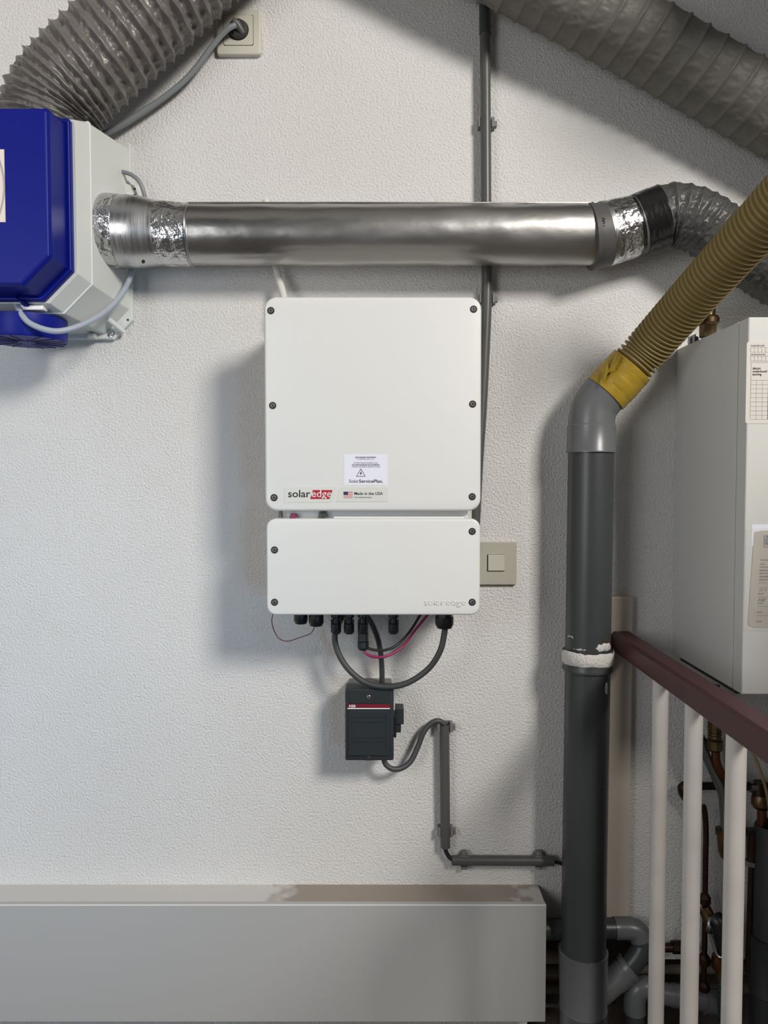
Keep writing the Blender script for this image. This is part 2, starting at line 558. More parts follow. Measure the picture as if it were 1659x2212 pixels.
# cover screws: flat dark ring painting in the recess shade, steel head, hex socket
scr0 = None
for px, py in ((585, 671), (1023, 668), (589, 876), (1021, 873), (592, 1075), (1020, 1073), (1020, 1148), (593, 1188), (593, 1301), (1020, 1301)):
    c_ = P(px, py, DF)
    q = (c_.x, yf, c_.z)
    if scr0 is None:
        scr0 = obj('screw', MB().lathe(q, (0, -1, 0), [(0.0, .0036), (.0012, .0036), (.0016, .0031), (.0016, .0020), (.0004, .0018)], 24, cap=False), M['steel'], inv, smooth=0.6, origin=q)
        k1 = obj('recess_shade', MB().lathe(q, (0, -1, 0), [(-.001, .0062), (.0003, .0062), (.0006, .0058), (.0006, .0036), (-.0004, .0034)], 28), M['darkhole'], scr0, smooth=0.6)
        k2 = obj('hex_socket', MB().lathe(q, (0, -1, 0), [(0.0, .0019), (.0010, .0019)], 6), M['darkhole'], scr0)
    else:
        clone(scr0, 'screw', inv, q)

# badge plates and lettering on the upper cover
def pz(py, d=DF): return P(800, py, d).z
def pxx(px, py=1060, d=DF): return P(px, py, d).x
def plate(name, pts, y0, t, m, parent):
    pp = [(P(a, b, DF).x, P(a, b, DF).z) for a, b in pts]
    return obj(name, MB().prism(pp, y0, y0 - t), m, parent)

bp = plate('brand_plate', [(615, 1052), (726, 1052), (728, 1055), (718, 1083), (716, 1085), (615, 1085)], yf, .0006, M['plate'], inv)
op = plate('origin_plate', [(736, 1052), (836, 1052), (838, 1054), (838, 1084), (726, 1084), (733, 1057)], yf, .0006, M['plate'], inv)
yp = yf - .0006
plate('red_badge', [(676, 1058.5), (718.5, 1058.5), (712, 1078), (670, 1078)], yp, .0002, M['inkred'], bp)
text('lettering', 'solar', pxx(622.5), pxx(670.5), pz(1073.8), yp - .0001, M['ink'], bp, bold=0.012, height=pz(1058.5) - pz(1073.8))
text('lettering', 'edge', pxx(673), pxx(716), pz(1073.8), yp - .0003, M['white'], bp, bold=0.004, height=pz(1058.5) - pz(1073.8))
fl = plate('flag', [(742, 1062), (762, 1062), (762, 1075.5), (742, 1075.5)], yp, .0001, M['white'], op)
for i in range(7):
    z1 = 1062 + 13.5 * (2 * i) / 13; z2 = 1062 + 13.5 * (2 * i + 1) / 13
    plate('stripe', [(742, z1), (762, z1), (762, z2), (742, z2)], yp - .0001, .0001, M['inkred'], op)
plate('canton', [(742, 1062), (752, 1062), (752, 1069.3), (742, 1069.3)], yp - .0002, .0001, M['inkblue'], op)
text('lettering', 'Made in the USA', pxx(765.5), pxx(827), pz(1069.0), yp - .0001, M['ink'], op, bold=0.016)
text('lettering', 'from imported parts', pxx(766), pxx(803), pz(1075.6), yp - .0001, M['ink'], op, bold=0.008)

st = plate('warning_sticker', [(743, 982), (837.5, 982), (837.5, 1048), (743, 1048)], yf, .0004, M['sticker'], inv)
ys = yf - .0005
for s, a, b_, zz, bo, mm in (('GEVAARLIJKE SPANNING', 767, 812.5, 989.3, .02, 'ink'), ('PV INSTALLATIE / DC', 772, 808, 993.3, 0, 'inkgrey'),
                          ('ACTIEVE DELEN KUNNEN OOK', 763, 816.5, 1001.5, 0, 'inkgrey'), ('NA AFSCHAKELEN EN SCHEIDEN', 760.5, 819.5, 1005.6, .02, 'ink'),
                          ('ONDER SPANNING BLIJVEN STAAN', 760, 821, 1009.7, 0, 'inkgrey')):
    text('lettering', s, pxx(a), pxx(b_), pz(zz), ys, M[mm], st, bold=bo, height=pz(zz - 2.9) - pz(zz))
text('lettering', 'Solar', pxx(754), pxx(775), pz(1042.6), ys, M['inkgreen'], st, bold=0.008, height=pz(1035.8) - pz(1042.6))
text('lettering', 'ServicePlan.', pxx(775.5), pxx(827.5), pz(1042.6), ys, M['ink'], st, bold=0.018, height=pz(1035.8) - pz(1042.6))
def tri_ring(cx, cz, R, r, y, m, name, parent):
    out = [(cx + R * math.sin(a), cz + R * math.cos(a)) for a in (0, 2 * PI / 3, 4 * PI / 3)]
    inn = [(cx + r * math.sin(a), cz + r * math.cos(a)) for a in (0, 2 * PI / 3, 4 * PI / 3)]
    mb = MB()
    for i in range(3):
        k = (i + 1) % 3
        mb.prism([out[i], out[k], inn[k], inn[i]], y, y - .00015)
    return obj(name, mb, m, parent)
cw = P(779.5, 1023, DF)
tri_ring(cw.x, cw.z - .0005, .0093, .0076, ys, M['inkplum'], 'warning_triangle', st)
bx_, bz_ = cw.x, cw.z
obj('lightning_bolt', MB().prism([(bx_ + .0010, bz_ + .0048), (bx_ - .0022, bz_ - .0002), (bx_ - .0002, bz_ - .0002), (bx_ - .0010, bz_ - .0040), (bx_ + .0020, bz_ + .0012), (bx_ + .0002, bz_ + .0012)], ys, ys - .00015), M['ink'], st)
# raised maker's name moulded into the lower cover
text('moulded_name', 'solar', P(916, 1300, DF).x, P(960, 1300, DF).x, pz(1307), yf + .0001, M['case'], inv, bold=0.008, ext=.0006, height=pz(1293) - pz(1307))
text('moulded_name', 'edge', P(963, 1300, DF).x, P(1006, 1300, DF).x, pz(1307), yf + .0001, M['case'], inv, bold=0.008, ext=.0006, height=pz(1293) - pz(1307))

# glands and connectors under the inverter
def gland(px, py0, py1, wpx, d, name, nut=8):
    c0, c1 = P(px, py0, d), P(px, py1, d)
    r = wpx / 2 * (1.49 - d) / F
    h = c0.z - c1.z
    zt_ = lz + 0.006
    top = (c0.x, -d, zt_)
    hh = zt_ - c1.z
    g = obj(name, MB().lathe(top, (0, 0, -1), [(0, r * .92), (hh * .55, r * .92)], nut), M['black'], inv)
    obj('sealing_nut', MB().lathe(top, (0, 0, -1), [(hh * .5, r), (hh * .8, r), (hh * .97, r * .8), (hh, r * .5)], 14), M['black'], g, smooth=0.5)
    return g
gland(650, 1331, 1348, 31, .10, 'cable_gland')
gland(683, 1331, 1353, 33, .11, 'cable_gland')
gland(960, 1331, 1358, 40, .11, 'cable_gland')
def connector(px, d):
    c1 = P(px, 1369, d)
    r = 11 * (1.49 - d) / F
    zt_ = lz + .006
    h = zt_ - c1.z
    top = (c1.x, -d, zt_)
    g = obj('panel_connector', MB().lathe(top, (0, 0, -1), [(0, r * 1.02), (h * .42, r * 1.02), (h * .45, r * .72), (h * .62, r * .72), (h * .66, r * .95), (h * .92, r * .95), (h, r * .75)], 20), M['black'], inv, smooth=0.5)
    for s in (-1, 1):
        obj('latch', MB().box((c1.x + s * r * .75, -d - r * .3, c1.z + h * .05), (c1.x + s * r * 1.0, -d + r * .3, c1.z + h * .5)), M['black'], g)
for px in (726, 754, 784, 850):
    connector(px, .11)

# ------------------------------------------------------------------ cables around the inverter
def cable(name, pts, wpx, m, label, cat='cable', n=12, group=None, d_ref=None):
    path = px_path(pts, .004)
    r = wpx / 2 * (1.49 - (d_ref if d_ref is not None else pts[len(pts) // 2][2])) / F
    org = path[-1]
    o = obj(name, MB().sweep(path, r, n), m, None, smooth=1.0, origin=org)
    tag(o, label, cat, group)
    return o

cable('output_cable', [(960, 1352, .11), (960, 1368, .11), (950, 1408, .108), (924, 1446, .10), (878, 1476, .096), (830, 1483, .092), (785, 1472, .088), (748, 1440, .084), (727, 1400, .08), (724, 1366, .08), (736, 1338, .084), (742, 1326, .088)], 13, M['cable'],
      'thick grey cable hanging in a wide loop below the inverter')
cable('feed_cable', [(792, 1330, .07), (803, 1348, .068), (816, 1380, .06), (822, 1410, .05), (825, 1445, .04), (825.5, 1487, .034)], 12, M['cable'],
      'grey cable dropping straight into the top of the dark isolator box')
plug_ = thing('connector_plug', P(785, 1404, .11), 'black plug pushed onto the third connector under the inverter', 'connector')
c0, c1 = P(784.5, 1368, .11), P(785.5, 1404, .11)
r = 12.5 * 1.38 / F
h = c0.z - c1.z
obj('barrel', MB().lathe((c0.x, -.11, c0.z), (0, 0, -1), [(0, r * .9), (h * .45, r * .95), (h * .5, r * .8)], 18), M['black'], plug_, smooth=.5)
obj('nut', MB().lathe((c0.x, -.11, c0.z), (0, 0, -1), [(h * .5, r), (h * .85, r), (h, r * .75)], 10), M['black'], plug_)
cable('string_cable', [(786, 1396, .11), (800, 1402, .112), (826, 1405, .114), (855, 1395, .11), (884, 1366, .09), (910, 1325, .075)], 6, M['blackrub'], 'thin black cable curving up from the plug to behind the inverter')
cable('string_cable', [(784, 1398, .11), (790, 1411, .113), (808, 1419, .116), (836, 1417, .114), (868, 1398, .10), (896, 1362, .09), (929, 1322, .08)], 6, M['magenta'], 'thin magenta cable curving up from the plug to behind the inverter')
cable('earth_wire', [(591, 1324, .10), (587, 1340, .10), (592, 1362, .10), (604, 1380, .10), (622, 1385, .10), (648, 1377, .10), (670, 1369, .10), (679, 1356, .105), (680, 1346, .11)], 2.2, M['brownwire'], 'hair-thin brown wire hanging below the left end of the inverter', 'wire', n=6)

# ------------------------------------------------------------------ isolator box
DI = 0.088
i0, i1 = P(745.5, 1560, DI).x, P(850.5, 1560, DI).x
iz1, iz0 = P(800, 1488, DI).z, P(800, 1643, DI).z
iso = thing('isolator_switch', ((i0 + i1) / 2, 0, iz0), 'dark grey isolator box with a red stripe, mounted below the inverter', 'switch box')
obj('base', slab(i0 + .003, i1 - .003, iz0 + .003, iz1 - .003, .004, 0.0, -.046, .001), M['isobase'], iso, smooth=.5)
obj('base_gland', MB().lathe(P(775, 1486, .035) - Vector((0, 0, .004)), (0, 0, 1), [(0, .012), (.004, .012), (.006, .010)], 18), M['isobase'], iso, smooth=.5)
lid = obj('lid', slab(i0, i1, iz0, iz1, .0035, -.046, -DI, .0025), M['iso'], iso, smooth=.5)
def ib(name, x0, y0, x1, y1, t, m, par=None, e=.0006, base=DI):
    a, b_ = P(x0, y0, DI), P(x1, y1, DI)
    return obj(name, slab(a.x, b_.x, b_.z, a.z, .0008, -base + .001, -base - t, e, 3), m, par or iso)
panel = ib('raised_panel', 753, 1535, 843, 1631, .0022, M['iso'], e=.0012)
ib('upper_panel', 755, 1492, 841, 1519, .0015, M['iso'])
for (a, b_) in ((1548, 1549.5), (1558, 1559.5), (1592, 1593.5), (1601, 1602.5)):
    ib('rib', 761, a, 832, b_, .0030, M['iso'], panel, e=.0003)
for (a, b_) in ((758.5, 760.5), (833, 835)):
    ib('rib', a, 1540, b_, 1612, .0030, M['iso'], panel, e=.0003)
def pribs(p, q, wpx=2.2):
    a, b_ = P(*p, DI), P(*q, DI)
    d_ = (b_ - a).normalized(); nn = Vector((-d_.z, 0, d_.x)) * (wpx * .5 * .00084)
    obj('rib', MB().prism([((a + nn).x, (a + nn).z), ((b_ + nn).x, (b_ + nn).z), ((b_ - nn).x, (b_ - nn).z), ((a - nn).x, (a - nn).z)], -DI - .001, -DI - .003), M['iso'], panel)
pribs((753, 1534), (759, 1541)); pribs((843, 1534), (834, 1541)); pribs((759, 1611), (751, 1621)); pribs((834, 1611), (845, 1621))
ib('rib', 750, 1630, 846, 1631.5, .0030, M['iso'], panel, e=.0003)
stripe = ib('red_stripe', 750.5, 1520.8, 843, 1529, .0016, mat('stripe_red', (0.17, 0.006, 0.02), .45), e=.0002)
ib('white_line', 750.5, 1529, 842.5, 1531.2, .0017, M['white'], e=.0002)
text('lettering', 'ABB', P(753, 1527, DI).x, P(768, 1527, DI).x, P(760, 1527.6, DI).z, -DI - .0017, M['white'], stripe, bold=.02)
for (px, py, w_) in ((796.5, 1505, 7), (796, 1637, 7)):
    c_ = P(px, py, DI)
    ib('screw_pocket', px - w_, py - 9, px + w_, py + 9 if py < 1600 else py + 5, .0018, M['darkhole'], e=.0003)
    s_ = obj('screw', MB().lathe((c_.x, -DI - .0015, c_.z), (0, -1, 0), [(0, .0036), (.0016, .0036), (.002, .003)], 16), M['steel'] if py < 1600 else M['iso'], iso, smooth=.5)
    if py < 1600:
        obj('screw_slot', MB().box((c_.x - .0022, -DI - .0030, c_.z - .0004), (c_.x + .0022, -DI - .0037, c_.z + .0004)), M['darkhole'], s_)
c_ = P(837, 1594, DI)
obj('seal_disc', MB().lathe((c_.x, -DI - .0018, c_.z), (0, -1, 0), [(0, .0042), (.0010, .0042), (.0010, .0034), (.0006, .0034)], 18), M['iso'], iso)
# rotary handle on the right side
ka = P(851, 1526, .06); kb = P(872, 1561, .06); kc = P(866, 1580, .06)
knob = obj('handle', MB().box((i1 + .003, -.040, kb.z), (kb.x, -.072, ka.z)), M['iso'], iso, bevel=.0015)
obj('handle_hub', MB().box((i1 - .001, -.034, kc.z - .006), (i1 + .005, -.078, ka.z - .014)), M['black'], iso, bevel=.001)
obj('handle_foot', MB().box((i1 + .003, -.044, kc.z), (kc.x, -.068, kb.z)), M['iso'], iso, bevel=.0012)

# ------------------------------------------------------------------ wall conduits
def clip(parent, c, horizontal=False, m=None):
    """saddle clip with two ears, centred at c (world) on the wall"""
    m = m or M['isobase']
    mb = MB()
    if not horizontal:
        for s in (-1, 1):
            mb.box((c.x + s * .0095, -.001, c.z - .009), (c.x + s * .0150, -.020, c.z + .009))
        mb.box((c.x + .0150, -.004, c.z - .0065), (c.x + .0205, -.016, c.z + .0035))
        mb.box((c.x - .0120, -.0005, c.z - .009), (c.x + .0120, -.004, c.z + .009))
    else:
        mb.box((c.x - .008, -.001, c.z + .0085), (c.x + .008, -.020, c.z + .0145))
        mb.box((c.x - .0055, -.004, c.z + .0145), (c.x + .0055, -.018, c.z + .0205))
        mb.box((c.x - .006, -.001, c.z - .0085), (c.x + .006, -.018, c.z - .0135))
        mb.box((c.x - .008, -.0005, c.z - .011), (c.x + .008, -.004, c.z + .012))
    return obj('clip', mb, m, parent, bevel=.0006, seg=1)

cv = thing('conduit_pipe', P(1034, 1120, .02), 'tall slim grey conduit running from the ceiling down behind the inverter', 'conduit')
pts = [(1047, -420, .019), (1047, -60, .019), (1048, 100, .019), (1049.5, 300, .019), (1050.5, 520, .019), (1051.5, 640, .019), (1047, 760, .019), (1041, 880, .020), (1033, 1000, .021), (1027, 1118, .022), (1022, 1200, .023)]
path = px_path(pts, .012)
obj('tube', MB().sweep(path, .0098, 20), M['conduit'], cv, smooth=1.0)
sl = px_path([(1047, -60, .019), (1048, 74, .019)], .01)
obj('coupling', MB().sweep(sl, .0112, 20), M['pvc'], cv, smooth=1.0)
clip(cv, P(1049.5, 268, .01)); clip(cv, P(1051.5, 646, .01))

s1 = thing('conduit_pipe', P(962, 1830, .015), 'short upright grey conduit with open top beside the isolator box', 'conduit')
a_, b_ = P(960, 1566, .016), P(962, 1830, .016)
obj('tube', MB().lathe(b_, a_ - b_, [(0, .0097), ((a_ - b_).length, .0097), ((a_ - b_).length, .0080), ((a_ - b_).length - .03, .0080)], 24), M['conduit'], s1, smooth=.8)
clip(s1, P(960.5, 1569, .01)); clip(s1, P(961.5, 1794, .01))
s2 = thing('conduit_pipe', P(1085, 1862, .015), 'short horizontal grey conduit clipped to the wall above the pipe casing', 'conduit')
a_, b_ = P(976, 1858.5, .016), P(1196, 1859.5, .016)
obj('tube', MB().lathe(a_, b_ - a_, [(0.03, .0080), (0, .0080), (0, .0097), ((b_ - a_).length, .0097), ((b_ - a_).length, .008), ((b_ - a_).length - .03, .008)], 24), M['conduit'], s2, smooth=.8)
clip(s2, P(1002, 1860, .01), True); clip(s2, P(1163, 1860, .01), True)
cable('supply_cable', [(829, 1640, .045), (834, 1652, .046), (848, 1661, .046), (868, 1659, .042), (888, 1643, .035), (903, 1612, .028), (914, 1584, .024), (928, 1565, .021), (944, 1557, .019), (957, 1562, .017), (962, 1574, .016), (962, 1600, .016)], 12, M['cable'], 'grey S-shaped cable from the isolator box into the upright conduit')
cable('supply_cable', [(962, 1806, .016), (962, 1832, .016), (966, 1845, .016), (975, 1855, .016), (990, 1859, .016)], 10, M['blackrub'], 'short dark cable bend joining the upright and horizontal conduits')
cable('supply_cable', [(1180, 1859, .016), (1197, 1861, .016), (1212, 1865, .016), (1235, 1874, .016)], 8, M['blackrub'], 'dark cable end passing from the horizontal conduit behind the drain pipe')

# ------------------------------------------------------------------ socket, plug, switch
so = thing('wall_socket', P(515, 116, 0), 'ivory wall socket below the ducts with a plug in it', 'socket')
sa, sb = P(470, 22, .012), P(560, 114, .012)
cx, cz = (sa.x + sb.x) / 2, (sa.z + sb.z) / 2
hw = .0415
obj('frame', slab(cx - hw, cx + hw, cz - hw, cz + hw, .005, 0, -.011, .003), M['socket'], so, smooth=.5)
ci = P(514.5, 64, .013)
hi = .0275
obj('groove', slab(ci.x - hi - .0008, ci.x + hi + .0008, ci.z - hi - .0008, ci.z + hi + .0008, .0035, -.009, -.0112, .0001), M['darkhole'], so)
N = 32
def circ(r, y): return [Vector((ci.x + math.cos(2 * PI * (j + .5) / N) * r, y, ci.z + math.sin(2 * PI * (j + .5) / N) * r)) for j in range(N)]
rr = rrect(ci.x - hi, ci.x + hi, ci.z - hi, ci.z + hi, .004, -.0120, 7)
rr2 = rrect(ci.x - hi, ci.x + hi, ci.z - hi, ci.z + hi, .004, -.0095, 7)
obj('insert', MB().loft([rr2, rr, circ(.0198, -.0126), circ(.0190, -.0110), circ(.0190, -.004)], cap0=False, cap1=True), M['socket'], so, smooth=.5)
pl = thing('power_cord', P(515, 70, .01), 'grey mains cord with dark plug drooping from the socket to the fan unit', 'power cord')
pg = obj('plug', MB().lathe((ci.x, -.005, ci.z), (0, -1, 0), [(0, .0182), (.012, .0178), (.016, .016), (.017, .010)], 28), mat('plug_grey', (0.035, 0.036, 0.036), .45), pl, smooth=.5)
w0 = P(533, 88, .03); w1 = P(505, 52, .03)
obj('plug_grip', MB().sweep([Vector((ci.x + .010, -.018, ci.z - .010)), Vector((ci.x, -.027, ci.z + .003)), Vector((ci.x - .008, -.029, ci.z + .008))], [.0055, .0075, .0060], 10), mat('plug_grip_grey', (0.09, 0.092, 0.09), .45), pl, smooth=1.)
path = px_path([(509, 54, .034), (496, 60, .036), (478, 76, .034), (452, 108, .030), (424, 146, .026), (392, 180, .024), (350, 213, .024), (305, 243, .026), (260, 270, .030), (225, 289, .034), (190, 303, .036)], .005)
obj('cord', MB().sweep(path, .0052, 12), M['midcable'], pl, smooth=1.0)

sw = thing('light_switch', P(1070, 1263, 0), 'ivory light switch half hidden by the right edge of the inverter', 'light switch')
sa, sb = P(1021, 1171, .009), P(1116, 1263, .009)
obj('frame', slab(sa.x, sb.x, sb.z, sa.z, .0012, 0, -.0095, .0012), M['switch'], sw)
ra, rb = P(1054.5, 1198.5, .0125), P(1089.5, 1233, .0125)
obj('gap', MB().box((ra.x - .0016, -.0090, rb.z - .0016), (rb.x + .0004, -.0096, ra.z + .0006)), M['darkhole'], sw)
obj('rocker', slab(ra.x, rb.x, rb.z, ra.z, .001, -.006, -.0130, .0008), M['rocker'], sw)

# small white tube behind the metal duct
wt = tag(obj('cable_tube', MB().sweep(px_path([(575, 434, .010), (578, 470, .014), (588, 540, .022), (602, 600, .034), (613, 640, .046), (616, 675, .055)], .006), .0068, 14), M['whitetube'], None, smooth=1., origin=P(614, 650, .04)),
         'short white plastic tube running down behind the metal duct to the inverter', 'tube')

# ------------------------------------------------------------------ fan unit at the left
XL = -0.875
fan = thing('ventilation_unit', (-0.68, 0, .25), 'off-white ventilation fan box with a deep blue lid', 'ventilation unit')
ZC = .455
pr, pb = P(287, 600, .006).x, P(200, 734, .006).z
obj('mounting_plate', MB().loft([octo(XL - .01, pr, pb, 2 * ZC - pb, .036, 0.0), octo(XL - .01, pr, pb, 2 * ZC - pb, .036, -.010), octo(XL - .008, pr - .002, pb + .002, 2 * ZC - pb - .002, .036, -.012)]), M['fanwhite'], fan)
def lv(d, pxr, pyb, c):
    a = P(pxr, 560, d).x
    b_ = P(160, pyb, d).z
    return octo(XL + (pr - a) * .4, a, b_, 2 * ZC - b_, c, -d)
hb = MB().loft([lv(.010, 279, 722, .046), lv(.138, 198.5, 677, .050), lv(.1395, 198, 676, .050), lv(.170, 168, 655, .050)])
obj('housing', hb, M['fanwhite'], fan, bevel=.0015)
a0 = lv(.1385, 199.2, 677.6, .0504); a1 = lv(.1405, 197.4, 676.4, .0504)
def grow(r, k, dy): return [Vector((q.x + k * (1 if q.x > -.6 else -1), q.y + dy, q.z + k * (1 if q.z > ZC else -1))) for q in r]
obj('housing_seam', MB().loft([a0, grow(a0, .0007, -.0008), a1]), mat('fan_seam_white', (0.72, 0.73, 0.71), .4), fan)
def lidring(d, ins, cc=.050):
    r0 = P(160.5, 560, .170).x; b0 = P(90, 653, .170).z
    return octo(XL + .02 + ins, r0 - ins, b0 + ins, 2 * ZC - b0 - ins, cc - ins * .4, -d)
lidf = MB().loft([lidring(.166, 0), lidring(.178, 0), lidring(.181, .0025), lidring(.181, .0055), lidring(.179, .0075), lidring(.233, .0105), lidring(.239, .0135), lidring(.240, .0165)])
fl_ = obj('lid', lidf, M['blue'], fan, bevel=.0011)
obj('lid_latch', MB().add([P(32, 640, .182), P(36, 645, .200), P(62, 658, .176), P(62, 663, .172), P(52, 662, .170), P(30, 641, .176)], [(0, 1, 2, 3, 4, 5)]).add([P(32, 640, .182) + Vector((.002, .002, 0)), P(62, 658, .176) + Vector((.003, .003, 0)), P(52, 662, .170) + Vector((0, .004, 0))], [(0, 1, 2)]), M['blue'], fl_)
pa, pb2 = P(-60, 323, .2405), P(12, 480, .2405)
lab = obj('rating_label', MB().box((pa.x, -.2400, pb2.z), (pb2.x, -.2412, pa.z)), M['paper'], fan)
arc = []
for k in range(13):
    t = k / 12
    arc.append(P(-6 + 15 * math.sin(t * PI * .9 + .15), 338 + 132 * t, .2413))
mbq = MB()
for k in range(12):
    w_ = Vector((.0016, 0, 0))
    mbq.add([arc[k] - w_, arc[k] + w_, arc[k + 1] + w_, arc[k + 1] - w_], [(0, 1, 2, 3)])
obj('printed_curve', mbq, M['printgrey'], lab)
# blue grille under the box
gc = Vector((P(141, 720, .11).x - .068, -.112, 0))
zt_, zb2 = P(60, 690, .11).z, P(60, 739, .11).z
gr = obj('intake_grille', MB().lathe((gc.x, gc.y, zt_), (0, 0, -1), [(0, .068), (zt_ - zb2 - .004, .068), (zt_ - zb2, .066)], 48), M['blue'], fan, smooth=.5)
for k in range(16):
    a = 2 * PI * k / 16
    u = Vector((math.cos(a), math.sin(a), 0)); w_ = Vector((-u.y, u.x, 0)) * .0007
    p0 = Vector((gc.x, gc.y, zb2)) + u * .014; p1 = Vector((gc.x, gc.y, zb2)) + u * .0665
    mb = MB().loft([[p0 - w_, p0 + w_, p0 + w_ + Vector((0, 0, -.0012)), p0 - w_ + Vector((0, 0, -.0012))], [p1 - w_, p1 + w_, p1 + w_ + Vector((0, 0, -.0012)), p1 - w_ + Vector((0, 0, -.0012))]])
    obj('grille_rib', mb, mat('grille_dark', (.004, .007, .06), .4) if k == 0 else bpy.data.materials['grille_dark'], gr)
obj('grille_hub', MB().lathe((gc.x, gc.y, zb2), (0, 0, -1), [(0, .015), (.001, .015), (.0016, .013)], 20), M['blue'], gr)
obj('white_tab', MB().box((P(38, 662, .168).x, -.150, P(60, 669, .168).z), (P(93, 662, .168).x, -.168, P(60, 659, .168).z)), M['white'], fan, bevel=.0015)
# corner brackets, plate screw and holes
obj('bracket_rib', MB().sweep([P(232, 688, .040), P(268, 718, .014)], [.0055, .0045], 10), M['fanwhite'], fan, smooth=1.)
c_ = P(240, 721, .013)
sc_ = obj('plate_screw', MB().lathe((c_.x, -.012, c_.z), (0, -1, 0), [(0, .0068), (.0016, .0068), (.0022, .0040), (.0042, .0038), (.0046, .003)], 20), M['steel'], fan, smooth=.5)
obj('screw_recess', MB().lathe((c_.x, -.0164, c_.z), (0, -1, 0), [(0, .0016), (.0004, .0016)], 6), M['darkhole'], sc_)
for px, py in ((276, 691), (291, 408), (291, 421)):
    c_ = P(px, py, .0125)
    obj('plate_hole', MB().lathe((c_.x, -.0119, c_.z), (0, -1, 0), [(0, .0022), (.0004, .0022)], 12), M['darkhole'], fan)
obj('cable_clamp', MB().box((P(191, 730, .02).x, -.010, P(200, 732, .02).z), (P(207, 730, .02).x, -.028, P(200, 721, .02).z)), M['fanwhite'], fan, bevel=.001)
bk = P(252, 372, .012); b2 = P(308, 424, .012)
obj('corner_bracket', MB().loft([[Vector((bk.x - .01, -.001, bk.z)), Vector((b2.x - .008, -.001, P(0, 398, .01).z)), Vector((b2.x - .006, -.001, b2.z)), Vector((bk.x - .01, -.001, b2.z - .01))],
                                 [Vector((bk.x - .01, -.030, bk.z + .002)), Vector((P(272, 400, .02).x, -.030, P(272, 404, .02).z)), Vector((P(272, 400, .02).x, -.026, b2.z)), Vector((bk.x - .01, -.026, b2.z - .01))]]), M['fanwhite'], fan)
cable('fan_cable', [(36, 655, .160), (40, 668, .170), (60, 695, .178), (95, 711, .178), (130, 715, .170), (172, 704, .150), (215, 682, .120), (250, 652, .085), (272, 620, .060), (286, 588, .040), (300, 560, .020)], 12.5, M['ltcable'], 'light grey cable looping under the blue-lidded fan box', d_ref=.15)
cable('fan_cable', [(240, 370, .028), (262, 371, .030), (285, 378, .032), (302, 394, .030), (312, 420, .026), (316, 450, .018), (312, 480, .012)], 9, M['midcable'], 'short dark grey cable arching over the upper corner of the fan box')

# ------------------------------------------------------------------ rigid metal duct
DD = 0.072
duct = thing('metal_duct', P(760, 573, DD), 'long dented silver metal duct crossing the wall above the inverter', 'duct')
ZD = P(760, 507.5, DD).z
def dx(px): return P(px, 505, DD).x
RT = .0534
rnd = noise
def dent(x, th):
    s = .0010 * noise.noise(Vector((x * 9, math.cos(th) * 1.3, math.sin(th) * 1.3 + 4)))
    s += .0007 * noise.noise(Vector((x * 24 + 9, math.cos(th) * 2.2, math.sin(th) * 2.2)))
    return s
xs_ = [dx(413) + (dx(1288) - dx(413)) * i / 150 for i in range(151)]
pts = [Vector((x, -DD, ZD)) for x in xs_]
def rtube(i, th):
    return RT + dent(xs_[i], th)
obj('tube', MB().sweep(pts, RT, 72, rf=rtube), M['alu'], duct, smooth=3.2)
# folded seam running along the tube just below its top line
sm = []
for i in range(0, 151, 3):
    sm.append(Vector((xs_[i], -DD - math.sin(.42) * (RT + .0012), ZD + math.cos(.42) * (RT + .0012))))
obj('seam', MB().sweep(sm, .0016, 6), M['alu'], duct, smooth=1.)
def prof_sweep(name, pr, m, n=56, wob=0, seed=0, par=None, ax=None):
    p_ = [Vector((dx(a), -DD, P(760, c, DD).z)) for a, r_, c in pr]
    rr_ = [r_ for a, r_, c in pr]
    # densify
    q, w_ = [], []
    for i in range(len(p_) - 1):
        for k in range(5):
            t = k / 5
            q.append(p_[i].lerp(p_[i + 1], t)); w_.append(rr_[i] * (1 - t) + rr_[i + 1] * t)
    q.append(p_[-1]); w_.append(rr_[-1])
    def rf(i, th):
        return w_[i] + (wob * fbm(i * .45 + seed, math.cos(th) * 5, math.sin(th) * 5 + seed) if wob else 0)
    return obj(name, MB().sweep(q, 0, n, rf=rf), m, par or duct, smooth=1.2)
prof_sweep('reducer_sleeve', [(212, .0640, 500), (240, .0638, 500), (300, .0630, 502), (345, .0560, 505), (380, .0546, 507), (430, .0526, 507.5)], M['alusleeve'])
obj('collar', MB().lathe((dx(214), -DD, P(760, 500, DD).z), (1, 0, 0), [(-.03, .0668), (.010, .0668), (.014, .0648)], 48), mat('collar_clear_grey', (.50, .50, .48), .3), duct, smooth=.6)
prof_sweep('foil_tape', [(222, .0650, 500), (240, .0656, 500), (262, .0645, 501)], M['foil'], wob=.0007, seed=3)
prof_sweep('foil_tape', [(346, .0568, 505), (362, .0563, 505), (366, .0570, 506), (385, .0556, 507), (411, .0548, 507.5)], M['foil'], wob=.0007, seed=8)
obj('tube_rim', MB().lathe((dx(411), -DD, ZD), (1, 0, 0), [(0, RT + .0002), (.001, RT + .0014), (.003, RT + .0012), (.004, RT)], 56), M['alu'], duct, smooth=.8)
c_ = P(310, 566, DD + .042)
obj('rivet_hole', MB().lathe((c_.x, -DD - .042, P(310, 564, DD + .042).z), (0, -1, -.9), [(0, .003), (.0035, .003)], 8), M['darkhole'], duct)
